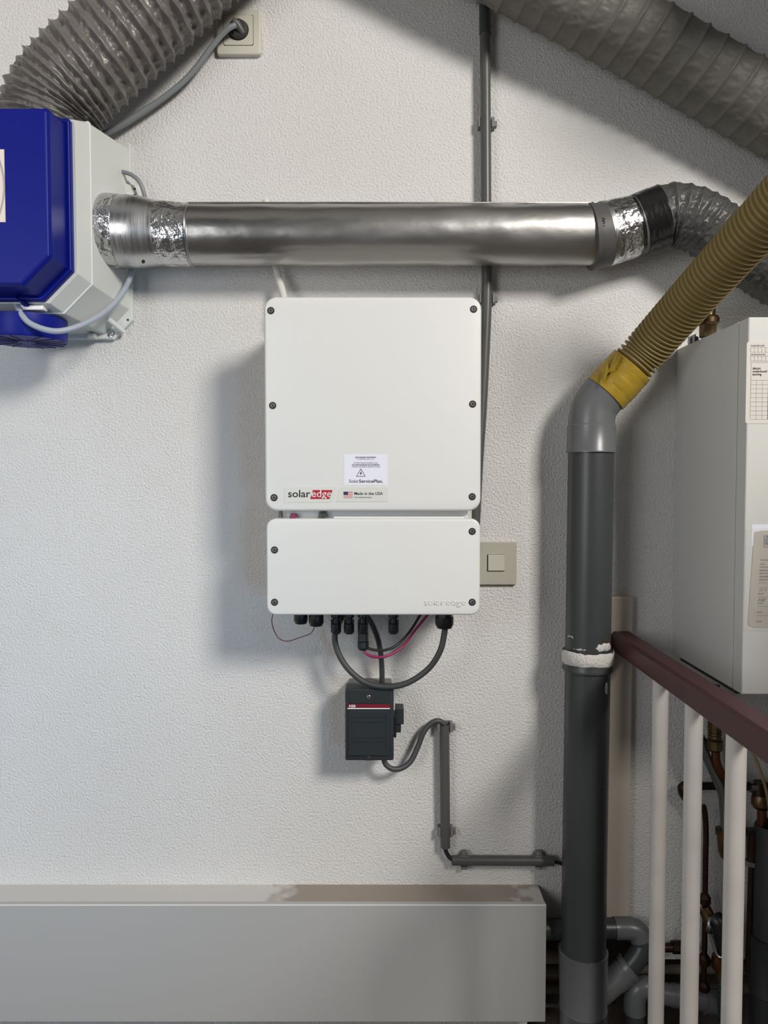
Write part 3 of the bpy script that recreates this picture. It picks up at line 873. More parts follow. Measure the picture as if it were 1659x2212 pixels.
# right end: rubber ring, foil tape, adapter
tl = [P(1268, 513, DD), P(1290, 509.5, DD), P(1312, 504.5, DD), P(1340, 497, DD), P(1372, 489, DD), P(1405, 477, DD + .003), P(1436, 467, DD + .006)]
def seg_sweep(name, ia, ib_, r0, r1, m, wob=0, seed=0, n=56, mid=None):
    p_ = smooth_path(tl, .002)
    L = len(p_) - 1
    i0_, i1_ = int(ia * L), int(ib_ * L)
    q = p_[i0_:i1_ + 1]
    fr = frames(q)
    def rf(i, th):
        t = i / max(1, len(q) - 1)
        r_ = r0 + (r1 - r0) * t + (mid * math.sin(PI * t) if mid else 0)
        return r_ + (wob * fbm(i * .3 + seed, math.cos(th) * 5, math.sin(th) * 5) if wob else 0)
    return obj(name, MB().sweep(q, 0, n, rf=rf), m, duct, smooth=1.2)
rg = seg_sweep('rubber_ring', .045, .27, .0578, .0572, M['ring'])
seg_sweep('ring_lip', .03, .085, .0590, .0594, M['ring'])
seg_sweep('ring_lip', .235, .285, .0576, .0572, M['alusleeve'])
seg_sweep('foil_tape', .27, .60, .0566, .0545, M['foil'], wob=.0009, seed=2)
seg_sweep('tape_edge', .59, .64, .0547, .0546, M['btape'])
seg_sweep('adapter', .60, .86, .0540, .0522, M['pvclt'])
seg_sweep('black_tape', .69, .98, .0550, .0558, M['btape'], wob=.0008, seed=5)
cc = P(1306, 490, DD + .055)
nm = text('moulded_number', '100', cc.x, cc.x + .0150, cc.z, 0, M['darkhole'], rg, bold=.01, ext=.0004, height=.0075, tilt=PI / 2)
b0 = wloc(rg)
zc = P(1302, 506.5, DD).z
for q in nm.data.vertices:                       # lay the digits onto the curved ring
    q.co.y += -DD - math.sqrt(max(0, .0576 ** 2 - (q.co.z + b0.z - zc) ** 2)) - .0002


# ------------------------------------------------------------------ flexible ducts
def flex(name, label, ctrl, R, pitch, m, depth, wr, n=120, per=9, comp=None, crest=.28, seed=0, sl=1.0, cat='flexible duct', fold=(12, 0, 1)):
    """ribbed vinyl duct: wire rings at even pitch, fabric sagging and creased between them"""
    path = smooth_path([P(*q) for q in ctrl], pitch / per)
    ph = []
    L = len(path)
    acc = 0
    for i in range(L):
        ph.append(acc)
        f = 1.0
        if comp:
            t = i / L
            f = 1 + comp[0] * max(0, 1 - t / comp[1])
        acc += f / per
    fr = frames(path)
    def rf(i, th):
        u = ph[i] + th / (2 * PI) * 1.0 if sl else ph[i]     # helical wire
        w_ = u - math.floor(u)
        s = abs(w_ - .5) * 2                     # 1 at crest, 0 mid fabric
        prof = max(0.0, (1 - s) ** 1.0)
        base = R - depth * (1 - s ** 1.6)
        cr = crest * .004 * math.exp(-((1 - s) / .12) ** 2)
        k = math.floor(u)
        nz = fbm(math.cos(th) * 3.4 + k * 3.1, math.sin(th) * 3.4 + seed, w_ * 1.1 + k * .37)
        nz2 = noise.noise(Vector((math.cos(th) * 9 + k, math.sin(th) * 9, w_ * 2.0 + seed)))
        q = th * fold[0] / (2 * PI) + w_ * fold[2] + k * .37 + .55 * nz
        q = abs(q - math.floor(q) - .5) * 2 - .5
        return base + cr + (wr * (nz * .7 + nz2 * .5) + fold[1] * q * (.6 + .5 * nz2)) * (1 - s ** 2)
    o = obj(name, MB().sweep(path, R, n, rf=rf), m, None, smooth=3.2, origin=path[0])
    tag(o, label, cat)
    return o

flex('flexible_duct', 'wide grey ribbed duct rising from the fan box at upper left',
     [(97, 300, .112), (102, 268, .112), (119, 222, .112), (158, 172, .112), (236, 99, .112), (330, 10, .112), (440, -95, .112), (600, -250, .112)], .0845, .0225, M['hoseA'], .0085, .0034, n=224, per=10, comp=(1.3, .25), seed=1.3, crest=.35, fold=(17, .0062, .9))
flex('flexible_duct', 'wide dark grey duct slanting down the wall at upper right',
     [(700, -300, .104), (850, -208, .104), (1060, -90, .102), (1250, 10, .094), (1400, 92, .086), (1560, 184, .080), (1700, 262, .078), (1860, 350, .078)], .0670, .0365, M['hoseB'], .0022, .0014, n=200, per=14, seed=4.7, crest=.7, fold=(15, .0018, 1.3))
flex('flexible_duct', 'small grey duct curling off the end of the metal duct',
     [(1412, 474, DD + .003), (1440, 465, DD + .004), (1470, 465, DD + .006), (1508, 478, DD + .008), (1552, 505, DD + .010), (1600, 537, DD + .010), (1650, 572, DD + .010), (1720, 612, DD + .012), (1830, 642, DD + .012), (1950, 655, DD + .012)], .0555, .0170, M['hoseC'], .0036, .0022, n=170, per=9, seed=7.9, crest=.2, fold=(15, .0030, 1.2))

# ------------------------------------------------------------------ drain pipe and yellow hose
DP = 0.070
dp = thing('drain_pipe', P(1262, 2212, DP), 'thick grey plastic drain pipe standing in front of the right wall', 'drain pipe')
RP = .0412
def vx(py): return P(1277 - (py - 960) * .0158, py, DP)
bot = P(1258, 2420, DP)
X_P = vx(1000).x
obj('pipe', MB().sweep([vx(940), vx(1400), vx(1900), bot], RP, 48), M['pvc'], dp, smooth=1.)
obj('socket_collar', MB().lathe(vx(978), vx(920) - vx(978), [(0, RP + .0005), (0, .0450), (.004, .0450), (.006, .0438), ((vx(920) - vx(978)).length, .0436), ((vx(920) - vx(978)).length + .003, .0415)], 48), M['pvclt'], dp, smooth=.6)
ctrl = [vx(930), vx(905), P(1284, 880, DP), P(1301, 856, DP + .002), P(1325, 832, DP + .006), P(1352, 803, DP + .012)]
obj('elbow', MB().sweep(smooth_path(ctrl, .004), .0418, 48), M['pvclt'], dp, smooth=1.)
el = smooth_path(ctrl, .004)
k = int(len(el) * .70)
obj('elbow_rim', MB().sweep(el[k:k + 3], .0425, 48), M['pvclt'], dp, smooth=.8)
# clamp ring with plaster left on it
v0, v1 = vx(1446), vx(1404)
obj('coupling_ring', MB().lathe(v0, v1 - v0, [(0, RP), (0, .0462), (.003, .0468), (.006, .0455), (.028, .0455), ((v1 - v0).length - .003, .0468), ((v1 - v0).length, .0462), ((v1 - v0).length, RP)], 48), M['pvc'], dp, smooth=.7)
def cyl_patch(name, th0, th1, lo, hi, zc, r, m, parent, n=36, seed=0, jag=.003):
    """irregular plaster skin on the pipe; th measured from straight towards the viewer, + = right"""
    a, b_ = [], []
    c = vx(zc)
    mb = MB()
    vs_, fs = [], []
    for i in range(n + 1):
        t = i / n
        th = th0 + (th1 - th0) * t
        e = min(1, t * 6, (1 - t) * 6)
        z_hi = hi * e + jag * fbm(t * 7 + seed, 1.3, 0)
        z_lo = lo * e + jag * fbm(t * 7 + seed, 7.7, 2)
        if z_hi < z_lo: z_hi = z_lo = (z_hi + z_lo) / 2
        for zz, rr_ in ((z_lo, r - .002), (z_lo * .9 + z_hi * .1, r), (z_hi * .9 + z_lo * .1, r), (z_hi, r - .002)):
            vs_.append((c.x + math.sin(th) * rr_, -DP - math.cos(th) * rr_, c.z + zz))
    for i in range(n):
        for j in range(3):
            fs.append((i * 4 + j, (i + 1) * 4 + j, (i + 1) * 4 + j + 1, i * 4 + j + 1))
    mb.add(vs_, fs)
    return obj(name, mb, m, parent, smooth=1.)
cyl_patch('plaster_band', -2.3, 2.3, -.006, .0195, 1424, .0476, M['plaster'], dp, n=60, seed=2, jag=.0035)
cyl_patch('plaster_splash', .05, 1.05, -.006, .009, 1391, .0420, M['plaster'], dp, seed=5, jag=.003)
cyl_patch('plaster_splash', -1.35, -.95, .002, .0045, 1374, .0418, M['plaster'], dp, n=14, seed=9, jag=.002)
cyl_patch('plaster_splash', -.95, -.35, -.001, .0008, 1395, .0418, M['plaster'], dp, n=14, seed=12, jag=.0022)
cyl_patch('plaster_splash', .62, .80, -.010, .010, 1478, .0418, M['plaster'], dp, n=12, seed=14, jag=.004)
cyl_patch('brown_stain', .42, .95, -.004, .008, 1377, .0416, mat('brown_stain', (.045, .030, .018), .7), dp, n=14, seed=17, jag=.004)
cyl_patch('scuff_mark', .38, .66, -.0012, .0012, 1690, .0413, M['darkhole'], dp, n=14, seed=21, jag=.003)
# bottom socket and Y branch
v0, v1 = P(1260, 2420, DP), vx(2052)
L_ = (v1 - v0).length
obj('branch_body', MB().lathe(v0, v1 - v0, [(0, .0440), (L_ - .112, .0440), (L_ - .110, .0452), (L_ - .107, .0440), (L_ - .002, .0455), (L_, .0462), (L_, RP)], 48), M['pvclt'], dp, smooth=.7)
wy = [P(1262, 2172, DP), P(1300, 2142, DP - .01), P(1338, 2108, DP - .02)]
obj('branch_arm', MB().sweep(smooth_path(wy, .006), .0235, 32), M['pvclt'], dp, smooth=1.)
wd = thing('waste_pipe', P(1355, 2140, .045), 'thin grey waste pipe bending from the wall into the drain pipe branch', 'waste pipe')
obj('socket_sleeve', MB().sweep(smooth_path([P(1327, 2118, DP - .02), P(1360, 2088, DP - .025)], .006), .0255, 32), M['pvclt'], wd, smooth=1.)
obj('sleeve_lip', MB().sweep(smooth_path([P(1353, 2094, DP - .025), P(1360, 2088, DP - .025)], .003), .0275, 32), M['pvclt'], wd, smooth=1.)
obj('bend', MB().sweep(smooth_path([P(1350, 2098, DP - .022), P(1374, 2070, DP - .025), P(1387, 2045, DP - .03), P(1384, 2022, DP - .034)], .004), .0200, 32), M['pvc'], wd, smooth=1.)
obj('elbow', MB().sweep(smooth_path([P(1386, 2032, DP - .032), P(1379, 2014, DP - .036), P(1364, 2006, DP - .038), P(1336, 2005, DP - .040), P(1326, 2005, DP - .040)], .004), .0210, 32), M['pvclt'], wd, smooth=1.)
obj('pipe', MB().sweep([P(1332, 2005, DP - .040), P(1250, 2006, DP - .040), P(1150, 2008, DP - .040)], .0195, 32), M['pvc'], wd, smooth=1.)
w2 = thing('waste_pipe', P(1371, 2212, .05), 'grey waste pipe elbow lying low behind the balusters', 'waste pipe')
obj('elbow', MB().sweep(smooth_path([P(1371, 2185, .05), P(1371, 2160, .05), P(1378, 2138, .05), P(1396, 2132, .05), P(1420, 2136, .05)], .004), .0205, 32), M['pvclt'], w2, smooth=1.)
obj('downpipe', MB().sweep([P(1371, 2184, .05), P(1371, 2420, .05)], .0178, 32), M['pvc'], w2, smooth=1.)
obj('pipe', MB().sweep([P(1398, 2140, .05), P(1454, 2150, .05), P(1530, 2162, .05)], .0200, 32), M['pvclt'], w2, smooth=1.)
obj('coupling', MB().sweep([P(1452, 2149, .05), P(1500, 2157, .05)], .0214, 32), M['pvclt'], w2, smooth=.8)
obj('end_socket', MB().sweep([P(1521, 2160, .05), P(1553, 2166, .05)], .0232, 32), M['pvclt'], w2, smooth=.8)

# yellow corrugated hose
hs = thing('corrugated_hose', P(1325, 832, DP), 'olive-yellow corrugated hose slanting up from the drain pipe elbow', 'hose')
hc = [P(1345, 812, DP + .011), P(1400, 751, DP + .03), P(1470, 672, DP + .09), P(1560, 572, DP + .18), P(1660, 463, DP + .27), P(1790, 318, DP + .37), P(1960, 130, DP + .47)]
pitch = .0094
per = 8
hp = smooth_path(hc, pitch / per)
def rh(i, th):
    s = math.sin(2 * PI * i / per)
    return .0362 + .0034 * (1 if s > .3 else (-1 if s < -.75 else (s - .3) / 1.05 * 2 + 1))
obj('hose', MB().sweep(hp, .04, 56, rf=rh), M['yellow'], hs, smooth=3.2)
tp = smooth_path([P(1300, 858, DP + .002), P(1325, 832, DP + .006), P(1352, 803, DP + .012), P(1366, 788, DP + .016)], .002)
def rtp(i, th):
    t = i / (len(tp) - 1)
    r_ = .0432 if t < .55 else .0432 - (t - .55) * .004
    return r_ + .0006 * fbm(i * .2, math.cos(th) * 3, math.sin(th) * 3) + (.0006 if int(t * 4) % 2 else 0)
obj('tape_wrap', MB().sweep(tp[int(len(tp) * .12):], .043, 56, rf=lambda i, th: rtp(i, th)), M['ytape'], hs, smooth=1.)
a_, b_ = P(1322, 800, DP + .05), P(1338, 764, DP + .035)
obj('tape_flap', MB().loft([[P(1312, 806, DP + .047), P(1329, 800, DP + .055), P(1329, 800, DP + .057), P(1312, 806, DP + .049)], [P(1332, 762, DP + .040), P(1342, 770, DP + .056), P(1342, 770, DP + .058), P(1332, 762, DP + .042)]]), M['ytape'], hs)
obj('tape_flap', MB().loft([[P(1300, 816, DP + .042), P(1302, 830, DP + .050), P(1302, 830, DP + .052), P(1300, 816, DP + .044)], [P(1311, 782, DP + .042), P(1316, 800, DP + .050), P(1316, 800, DP + .052), P(1311, 782, DP + .044)]]), M['ytape'], hs)

# ------------------------------------------------------------------ boiler
DB = 0.29
bxl = .563
bzt, bzb = P(1608, 686, DB).z, P(1598, 1499, DB).z
bo = thing('boiler', (.76, 0, bzb), 'pale grey wall-hung boiler cut off by the right edge', 'boiler')
obj('casing', MB().box((bxl, 0, bzb), (bxl + .40, -.2555, bzt)), M['boilerside'], bo, bevel=.001)
fpn = obj('front_panel', MB().box((bxl + .0005, -.2575, bzb - .001), (bxl + .3995, -DB, bzt + .001)), M['boiler'], bo, bevel=.0022, seg=3)
obj('underside_shade', MB().box((bxl + .012, -.01, bzb - .012), (bxl + .39, -.245, bzb + .001)), M['darkhole'], bo)  # near-black box standing in for the shadow beneath the boiler
yb = -DB
def bl(px, py): return P(px, py, DB)
la_, lb_ = bl(1613, 738), bl(1742, 915)
lbl = obj('service_label', slab(la_.x, lb_.x, lb_.z, la_.z, .004, yb, yb - .0006, .0001), M['label'], bo)
yl = yb - .0007
def bline(name, p, q, w, m, par, y=None):
    a, b_ = bl(*p), bl(*q)
    y = yl if y is None else y
    if abs(a.x - b_.x) > abs(a.z - b_.z):
        return obj(name, MB().box((a.x, y, (a.z + b_.z) / 2 - w), (b_.x, y - .0001, (a.z + b_.z) / 2 + w)), m, par)
    return obj(name, MB().box(((a.x + b_.x) / 2 - w, y, a.z), ((a.x + b_.x) / 2 + w, y - .0001, b_.z)), m, par)
text('lettering', 'toestelcode', bl(1621, 0 + 748).x, bl(1651, 748).x, bl(1621, 748.5).z, yl, M['inkgrey'], lbl, bold=.006)
text('lettering', 'serienummer', bl(1621, 767).x, bl(1654, 767).x, bl(1621, 767.5).z, yl, M['inkgrey'], lbl, bold=.006)
for s, x1_, py in (('datum', 1642.5, 798), ('onderhoud/', 1657, 804.5), ('storing', 1644.5, 811)):
    text('lettering', s, bl(1625, py).x, bl(x1_, py).x, bl(1625, py).z, yl, M['ink'], lbl, bold=.022)
for py in (751, 761, 769.5, 780):
    bline('rule', (1621, py), (1730, py), .00018, M['inkgrey'], lbl)
for k in range(10):
    for (p0, p1) in ((751, 761), (769.5, 780)):
        if 1621 + k * 8 < 1700:
            bline('rule', (1621 + k * 8, p0), (1621 + k * 8, p1), .00018, M['inkgrey'], lbl)
for py in (783, 821.5, 831, 840, 849.5, 859, 868.5, 878, 887.5, 897, 906):
    bline('rule', (1621, py), (1730, py), .00018, M['inkgrey'], lbl)
bline('rule', (1621, 783), (1621, 906), .00018, M['inkgrey'], lbl)
for px in (1633, 1646, 1658.5):
    bline('rule', (px, 821.5), (px, 906), .00012, M['inkgrey'], lbl)
bline('rule', (1658.8, 790), (1658.8, 906), .0004, M['inkgrey'], lbl)
# clear sleeve with an aged inspection card
sla, slb = bl(1611, 1139), bl(1740, 1361)
slv = obj('document_sleeve', slab(sla.x, slb.x, slb.z, sla.z, .003, yb - .0026, yb - .0030, .0001), M['clear'], bo)
wh = obj('white_sheet', MB().prism([(bl(1624, 1133).x, bl(1624, 1133).z), (bl(1740, 1131).x, bl(1740, 1131).z), (bl(1740, 1180).x, bl(1740, 1180).z), (bl(1622, 1180).x, bl(1622, 1180).z)], yb - .0002, yb - .0005), M['sticker'], bo)
cp = [(1629, 1149), (1644, 1146), (1740, 1146), (1732, 1357), (1628, 1355), (1615, 1349)]
card = obj('inspection_card', MB().prism([(bl(*q).x, bl(*q).z) for q in cp], yb - .0008, yb - .0012), M['card'], bo)
yc = yb - .0013
tl_ = math.radians(0)
em = obj('emblem', MB().box((bl(1653, 1156).x, yc, bl(1653, 1177).z), (bl(1685, 1156).x, yc - .0001, bl(1653, 1156).z)), M['inkblue'], card)
for px in (1650,):
    bline('emblem_bar', (px, 1156), (px, 1177), .0006, M['inkblue'], card, y=yc)
bline('emblem_bar', (1655.5, 1156), (1655.5, 1177), .0003, M['card'], card, y=yc - .0001)
def dl(p, q, w, m, par, y):
    a, b_ = bl(*p), bl(*q)
    d_ = (b_ - a).normalized(); nn = Vector((-d_.z, 0, d_.x)) * w
    return obj('emblem_stroke', MB().prism([((a + nn).x, (a + nn).z), ((b_ + nn).x, (b_ + nn).z), ((b_ - nn).x, (b_ - nn).z), ((a - nn).x, (a - nn).z)], y, y - .0001), m, par)
dl((1653, 1160), (1672, 1176), .0006, M['card'], card, yc - .0001); dl((1655, 1172), (1668, 1157), .0005, M['card'], card, yc - .0001)
text('lettering', 'Goedgekeurd', bl(1648, 1183).x, bl(1690, 1183).x, bl(1648, 1183).z, yc, M['ink'], card)
for s, px, py, x1_, bo_ in (('CONTROLEKAART', 1641.5, 1211, 1704, .02), ('ADRES :', 1641, 1220, 1653.5, .01), ('POSTC/WOONPL :', 1640.5, 1226.5, 1694, .015), ('MERK/TYPE :', 1640, 1233.5, 1683, .015), ('BOUWJAAR :', 1640, 1240, 1680, .015),
                        ('SERIENUMMER :', 1639.5, 1247, 1689, .015), ('SERVICE NR :', 1639, 1253.5, 1684, .015), ('A / B / C :', 1638.5, 1260, 1656, .005)):
    text('lettering', s, bl(px, py).x, bl(x1_, py).x, bl(px, py).z, yc, M['ink'], card, bold=bo_, height=bl(px, py - 3).z - bl(px, py).z)
text('handwriting', '10/', bl(1636.5, 1299).x, bl(1655, 1299).x, bl(1636, 1299).z, yc, M['ink'], card, shear=.3, bold=.01, height=bl(1636, 1292).z - bl(1636, 1299).z)
text('handwriting', '2/1', bl(1637.5, 1276.5).x, bl(1656, 1276.5).x, bl(1636, 1276.5).z, yc, M['inkgrey'], card, shear=.3, height=bl(1636, 1271.5).z - bl(1636, 1276.5).z)
for px, py in ((1637, 1283.5), (1636, 1304), (1634.5, 1323), (1633, 1343)):
    text('lettering', 'paraaf', bl(px, py).x, bl(px + 11.5, py).x, bl(px, py).z, yc, M['ink'], card, bold=.01)
for px, py in ((1638, 1269.5), (1636.5, 1289.5), (1635.5, 1309.5), (1634, 1329.5)):
    bline('rule', (px, py), (1725, py), .0003, M['inkgrey'], card, y=yc)

# brass coupling and pipe on top of the boiler
bv = thing('brass_coupling', (.580, -.10, bzt), 'dull brass pipe coupling standing on top of the boiler', 'pipe fitting')
r_ = .0155
obj('union_nut', MB().lathe((.580, -.10, bzt + .004), (0, 0, 1), [(0, r_ * .7), (.002, r_), (.024, r_), (.026, r_ * .95)], 8), M['brass'], bv)
obj('seat', MB().lathe((.580, -.10, bzt), (0, 0, 1), [(0, r_ * .6), (.004, r_ * .75)], 16), M['zinc'], bv, smooth=.5)
obj('collar', MB().lathe((.580, -.10, bzt + .026), (0, 0, 1), [(0, r_ * .98), (.004, r_ * 1.22), (.012, r_ * 1.25), (.016, r_ * 1.1), (.018, r_ * .85)], 28), M['brass'], bv, smooth=.5)
obj('pipe', MB().lathe((.580, -.10, bzt + .044), (0, 0, 1), [(0, r_ * .8), (.03, r_ * .8), (.045, r_ * .8)], 24), M['brass'], bv, smooth=.8)
kc_ = P(1487, 741, .05)
kn = thing('valve_cap', (.572, -.05, bzt), 'small black cap on the rear edge of the boiler top', 'cap')
obj('cap', MB().lathe((.574, -.055, bzt), (0, 0, 1), [(0, .008), (.010, .008), (.014, .0065)], 14), M['black'], kn, smooth=.5)
obj('stem', MB().box((.568, -.072, bzt), (.570, -.040, bzt + .016)), M['zinc'], kn)

# ------------------------------------------------------------------ stair railing
rl = thing('stair_railing', (.455, -.6, -1.45), 'stair railing with dark red handrail and cream balusters at lower right', 'railing')
x0r, x1r = .4375, .4735
zt_r, zb_r = -.288, -.326
ring = lambda y: [Vector(q) for q in ((x0r, y, zb_r + .004), (x0r + .004, y, zb_r), (x1r - .004, y, zb_r), (x1r, y, zb_r + .004), (x1r, y, zt_r - .004), (x1r - .004, y, zt_r), (x0r + .004, y, zt_r), (x0r, y, zt_r - .005))]
obj('handrail', MB().loft([ring(-.022), ring(-.7), ring(-1.36)]), M['rail'], rl, bevel=.0012)
bal0 = None
for k in range(4):
    y = -(1.49 - 1.257) - k * .1365
    q = (.4565, y, zb_r)
    if bal0 is None:
        bal0 = obj('baluster', MB().lathe((.4565, y, zb_r + .003), (0, 0, -1), [(0, .0128), (1.12, .0128)], 28), M['bal'], rl, smooth=.8, origin=(.4565, y, zb_r))
    else:
        clone(bal0, 'baluster', rl, q)
hb0, hb1 = P(1340, 1290, .022), P(1367, 1992, .022)
obj('wall_board', MB().box((.405, 0, P(1340, 1990, 0).z), (P(1364, 1600, .022).x, -.022, hb0.z)), M['board'], rl, bevel=.002)
obj('bottom_rail', MB().box((x0r, -.03, -1.45), (x1r, -1.36, -1.40)), M['bal'], rl)

# ------------------------------------------------------------------ pipes below the boiler
def pipe(name, pts, wpx, m, label, parts=(), cat='pipe', n=18):
    path = px_path(pts, .005)
    d = pts[len(pts) // 2][2]
    t = thing(name, P(*pts[-1]), label, cat)
    obj('tube', MB().sweep(path, wpx / 2 * (1.49 - d) / F, n), m, t, smooth=1.)
    return t
def fit(parent, name, px, py0, py1, prof, d, m, n=20):
    a, b_ = P(px, py0, d), P(px, py1, d)
    h = a.z - b_.z
    s = (1.49 - d) / F
    return obj(name, MB().lathe(a, (0, 0, -1), [(h * u, w_ / 2 * s) for u, w_ in prof], n), m, parent, smooth=.5)

tp1 = pipe('copper_pipe', [(1546, 1480, .08), (1546, 1560, .08), (1546, 1625, .08), (1549, 1650, .08), (1560, 1672, .08), (1580, 1690, .08), (1604, 1700, .08)], 18, M['copper'], 'copper pipe bending right below the boiler beside the middle baluster')
fit(tp1, 'compression_nut', 1544, 1560, 1622, [(0, 30), (.25, 30), (.26, 26), (.32, 30), (.36, 26), (.42, 30), (.46, 26), (.52, 30), (.58, 28), (.62, 36), (.92, 36), (1, 26)], .08, M['brass'], 10)
tp2 = pipe('steel_pipe', [(1512, 1590, .07), (1520, 1622, .07), (1534, 1652, .07), (1551, 1688, .07), (1562, 1720, .07), (1566, 1760, .07), (1567, 1800, .07)], 21, M['zinc'], 'shiny galvanised pipe sloping down between the right-hand balusters')
fit(tp2, 'union_nut', 1567, 1790, 1816, [(0, 38), (.1, 44), (.45, 44), (.55, 36), (1, 36)], .07, M['brass'], 8)
fit(tp2, 'trap_cup', 1567, 1815, 1858, [(0, 34), (.15, 32), (.55, 30), (.85, 20), (1, 6)], .07, M['brass'])
tp3 = pipe('copper_pipe', [(1500, 1760, .02), (1484, 1724, .024), (1474, 1706, .028), (1478, 1699, .03), (1500, 1698, .03), (1560, 1698, .03), (1640, 1699, .03), (1720, 1700, .03)], 17, M['darkcopper'], 'dark horizontal copper pipe crossing behind the balusters')
cq = P(1474, 1703, .028)
obj('elbow_fitting', MB().sweep(px_path([(1488, 1698, .03), (1476, 1700, .029), (1477, 1712, .026), (1484, 1724, .024)], .004), .0102, 16), M['darkcopper'], tp3, smooth=1.)
tp4 = pipe('copper_pipe', [(1646, 1690, .05), (1646, 1740, .05), (1646, 1800, .05)], 20, M['copper'], 'upright copper pipe entering the dark insulation at the right edge')
fit(tp4, 'tee_body', 1641, 1688, 1722, [(0, 26), (.8, 28), (1, 30)], .05, M['darkcopper'])
fit(tp4, 'compression_nut', 1644, 1716, 1746, [(0, 34), (.2, 40), (.75, 40), (1, 30)], .05, M['brass'], 12)
obj('tee_branch', MB().sweep([P(1619, 1700, .05), P(1640, 1700, .05)], .010, 14), M['zinc'], tp4, smooth=1.)
tag(obj('copper_pipe', MB().sweep([P(1580, 1540, .02), P(1580, 1692, .02)], .0072, 14), M['darkcopper'], None, smooth=1., origin=P(1580, 1692, .02)), 'thin dark upright copper pipe just left of the nearest baluster', 'pipe')
ins = thing('insulated_pipe', P(1672, 2212, .05), 'thick dark insulated pipe standing at the lower right edge', 'pipe')
a_, b_ = P(1671, 1782, .05), P(1655, 2420, .05)
h = (a_ - b_).length
obj('insulation', MB().lathe(b_, a_ - b_, [(0, .0335), (h - .004, .0335), (h, .0315), (h, .0290), (h - .02, .027)], 36), M['insul'], ins, smooth=.6)
a2, b2_ = P(1664, 2020, .05), P(1661, 2142, .05)
obj('joint_sleeve', MB().lathe(b2_, a2 - b2_, [(0, .034), (0, .0362), (.002, .0372), (.004, .0360), ((a2 - b2_).length - .003, .0362), ((a2 - b2_).length, .0372), ((a2 - b2_).length, .034)], 36), M['insul'], ins, smooth=.6)
cable('thin_cable', [(1622, 1618, .10), (1632, 1640, .10), (1643, 1668, .10), (1652, 1695, .095), (1658, 1722, .09), (1664, 1760, .085)], 7, M['tan'], 'thin tan cable dangling below the handrail at the right edge', n=8)

# black-handled valve with braided hose
vp = pipe('riser_pipe', [(1519, 1740, .05), (1523, 1760, .05), (1525, 1800, .05), (1524, 1860, .05), (1523, 1940, .05), (1522, 2040, .05), (1520, 2120, .05), (1519, 2180, .05)], 12, M['darkcopper'], 'slim dark riser pipe with joints beside the middle baluster')
fit(vp, 'joint', 1523, 1930, 1956, [(0, 14), (.3, 25), (.75, 25), (1, 14)], .05, M['darkcopper'])
fit(vp, 'joint', 1521, 2060, 2086, [(0, 14), (.3, 26), (.8, 26), (1, 14)], .05, M['darkcopper'])
fit(vp, 'joint', 1520, 2120, 2142, [(0, 14), (.3, 26), (.8, 26), (1, 14)], .05, M['darkcopper'])
va = thing('drain_valve', P(1552, 2110, .07), 'tap with glossy black and chrome handle low between the balusters', 'valve')
obj('body', MB().sweep(px_path([(1520, 1960, .05), (1528, 1975, .055), (1535, 1990, .06), (1545, 2005, .07)], .004), [.010] * 0 or .0125, 18), M['brass'], va, smooth=1.)
obj('bonnet', MB().lathe(P(1527, 1992, .06), Vector((1, -.4, -.15)), [(0, .017), (.006, .019), (.012, .017), (.016, .012)], 20), M['zinc'], va, smooth=.5)
obj('handle', MB().sweep(px_path([(1546, 1986, .085), (1552, 1993, .09), (1556, 2015, .092), (1561, 2045, .09), (1564, 2068, .085)], .003), 0, 20,
    rf=lambda i, th: .0165 * (1 - .016 * i)), M['black'], va, smooth=1.)
obj('handle_trim', MB().sweep(px_path([(1535, 2018, .088), (1542, 2043, .094), (1550, 2064, .098), (1562, 2069, .104)], .003), .0028, 10), M['chrome'], va, smooth=1.)
fit(va, 'outlet', 1554, 2064, 2092, [(0, 30), (.4, 34), (1, 30)], .075, M['copper'])
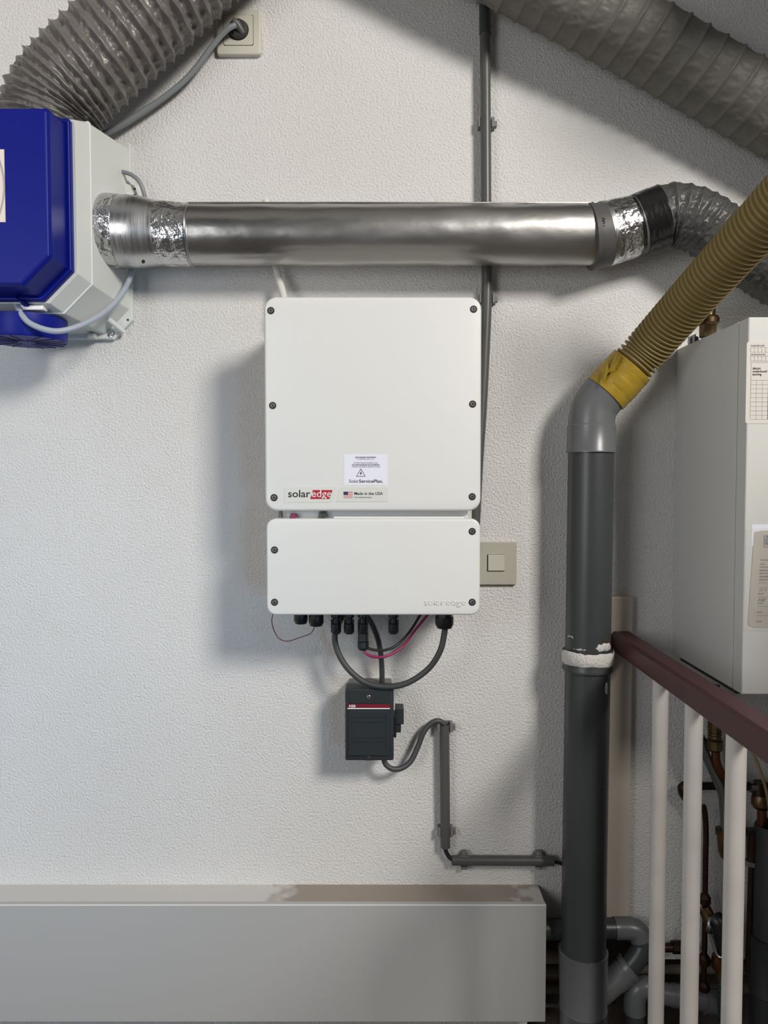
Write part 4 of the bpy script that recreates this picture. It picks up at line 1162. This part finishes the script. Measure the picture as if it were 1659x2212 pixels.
fit(va, 'hose_nut', 1557, 2090, 2116, [(0, 22), (.3, 26), (1, 20)], .075, M['brass'], 8)
tag(obj('braided_hose', MB().sweep([P(1560, 2112, .075), P(1561, 2200, .075), P(1562, 2420, .075)], .0085, 16), M['green'], None, smooth=1., origin=P(1562, 2420, .075)), 'dark green braided hose hanging below the tap', 'hose')
iv = thing('isolating_valve', P(1620, 1850, .045), 'small black isolating valve half hidden behind the nearest baluster', 'valve')
obj('lever', MB().box(P(1612, 1806, .05), P(1632, 1786, .03)), M['black'], iv, bevel=.002)
obj('body', MB().sweep([P(1626, 1800, .04), P(1624, 1870, .04)], .010, 14), M['darkcopper'], iv, smooth=1.)
obj('tail', MB().sweep([P(1624, 1858, .04), P(1620, 1990, .04), P(1616, 2100, .04)], .0062, 12), M['darkcopper'], iv, smooth=1.)
obj('nut', MB().sweep([P(1624, 1858, .04), P(1624, 1868, .04)], .0125, 8), M['zinc'], iv)

# pipes lying in the recess
for i, (py, w_, x0_, x1_, d, mm, lb_) in enumerate(((2093, 20, 1175, 1700, -.035, 'pale', 'upper pale lagged pipe lying in the dark recess beside the drain pipe'),
                                               (2134, 22, 1175, 1700, -.05, 'pale', 'middle pale lagged pipe lying in the dark recess beside the drain pipe'),
                                               (2170, 11, 1175, 1330, -.03, 'pale', 'lowest and thinnest pale pipe in the dark recess beside the drain pipe'))):
    a_, b_ = P(x0_, py, d), P(x1_, py, d)
    tag(obj('lagged_pipe', MB().sweep([a_, (a_ + b_) / 2, b_], w_ / 2 * (1.49 - d) / F, 16, rf=lambda i_, th: w_ / 2 * (1.49 - d) / F), M[mm], None, smooth=1., origin=a_), lb_, 'pipe')
jp = thing('pipe_joint', P(1458, 2058, -.01), 'lumpy dark pipe joint low on the wall between the left balusters', 'pipe fitting')
obj('tube', MB().sweep([P(1405, 2047, .015), P(1500, 2047, .015)], .0085, 14), M['darkcopper'], jp, smooth=1.)
obj('nut', MB().sweep([P(1452, 2046, .015), P(1478, 2046, .015)], .0125, 8), M['darkcopper'], jp)
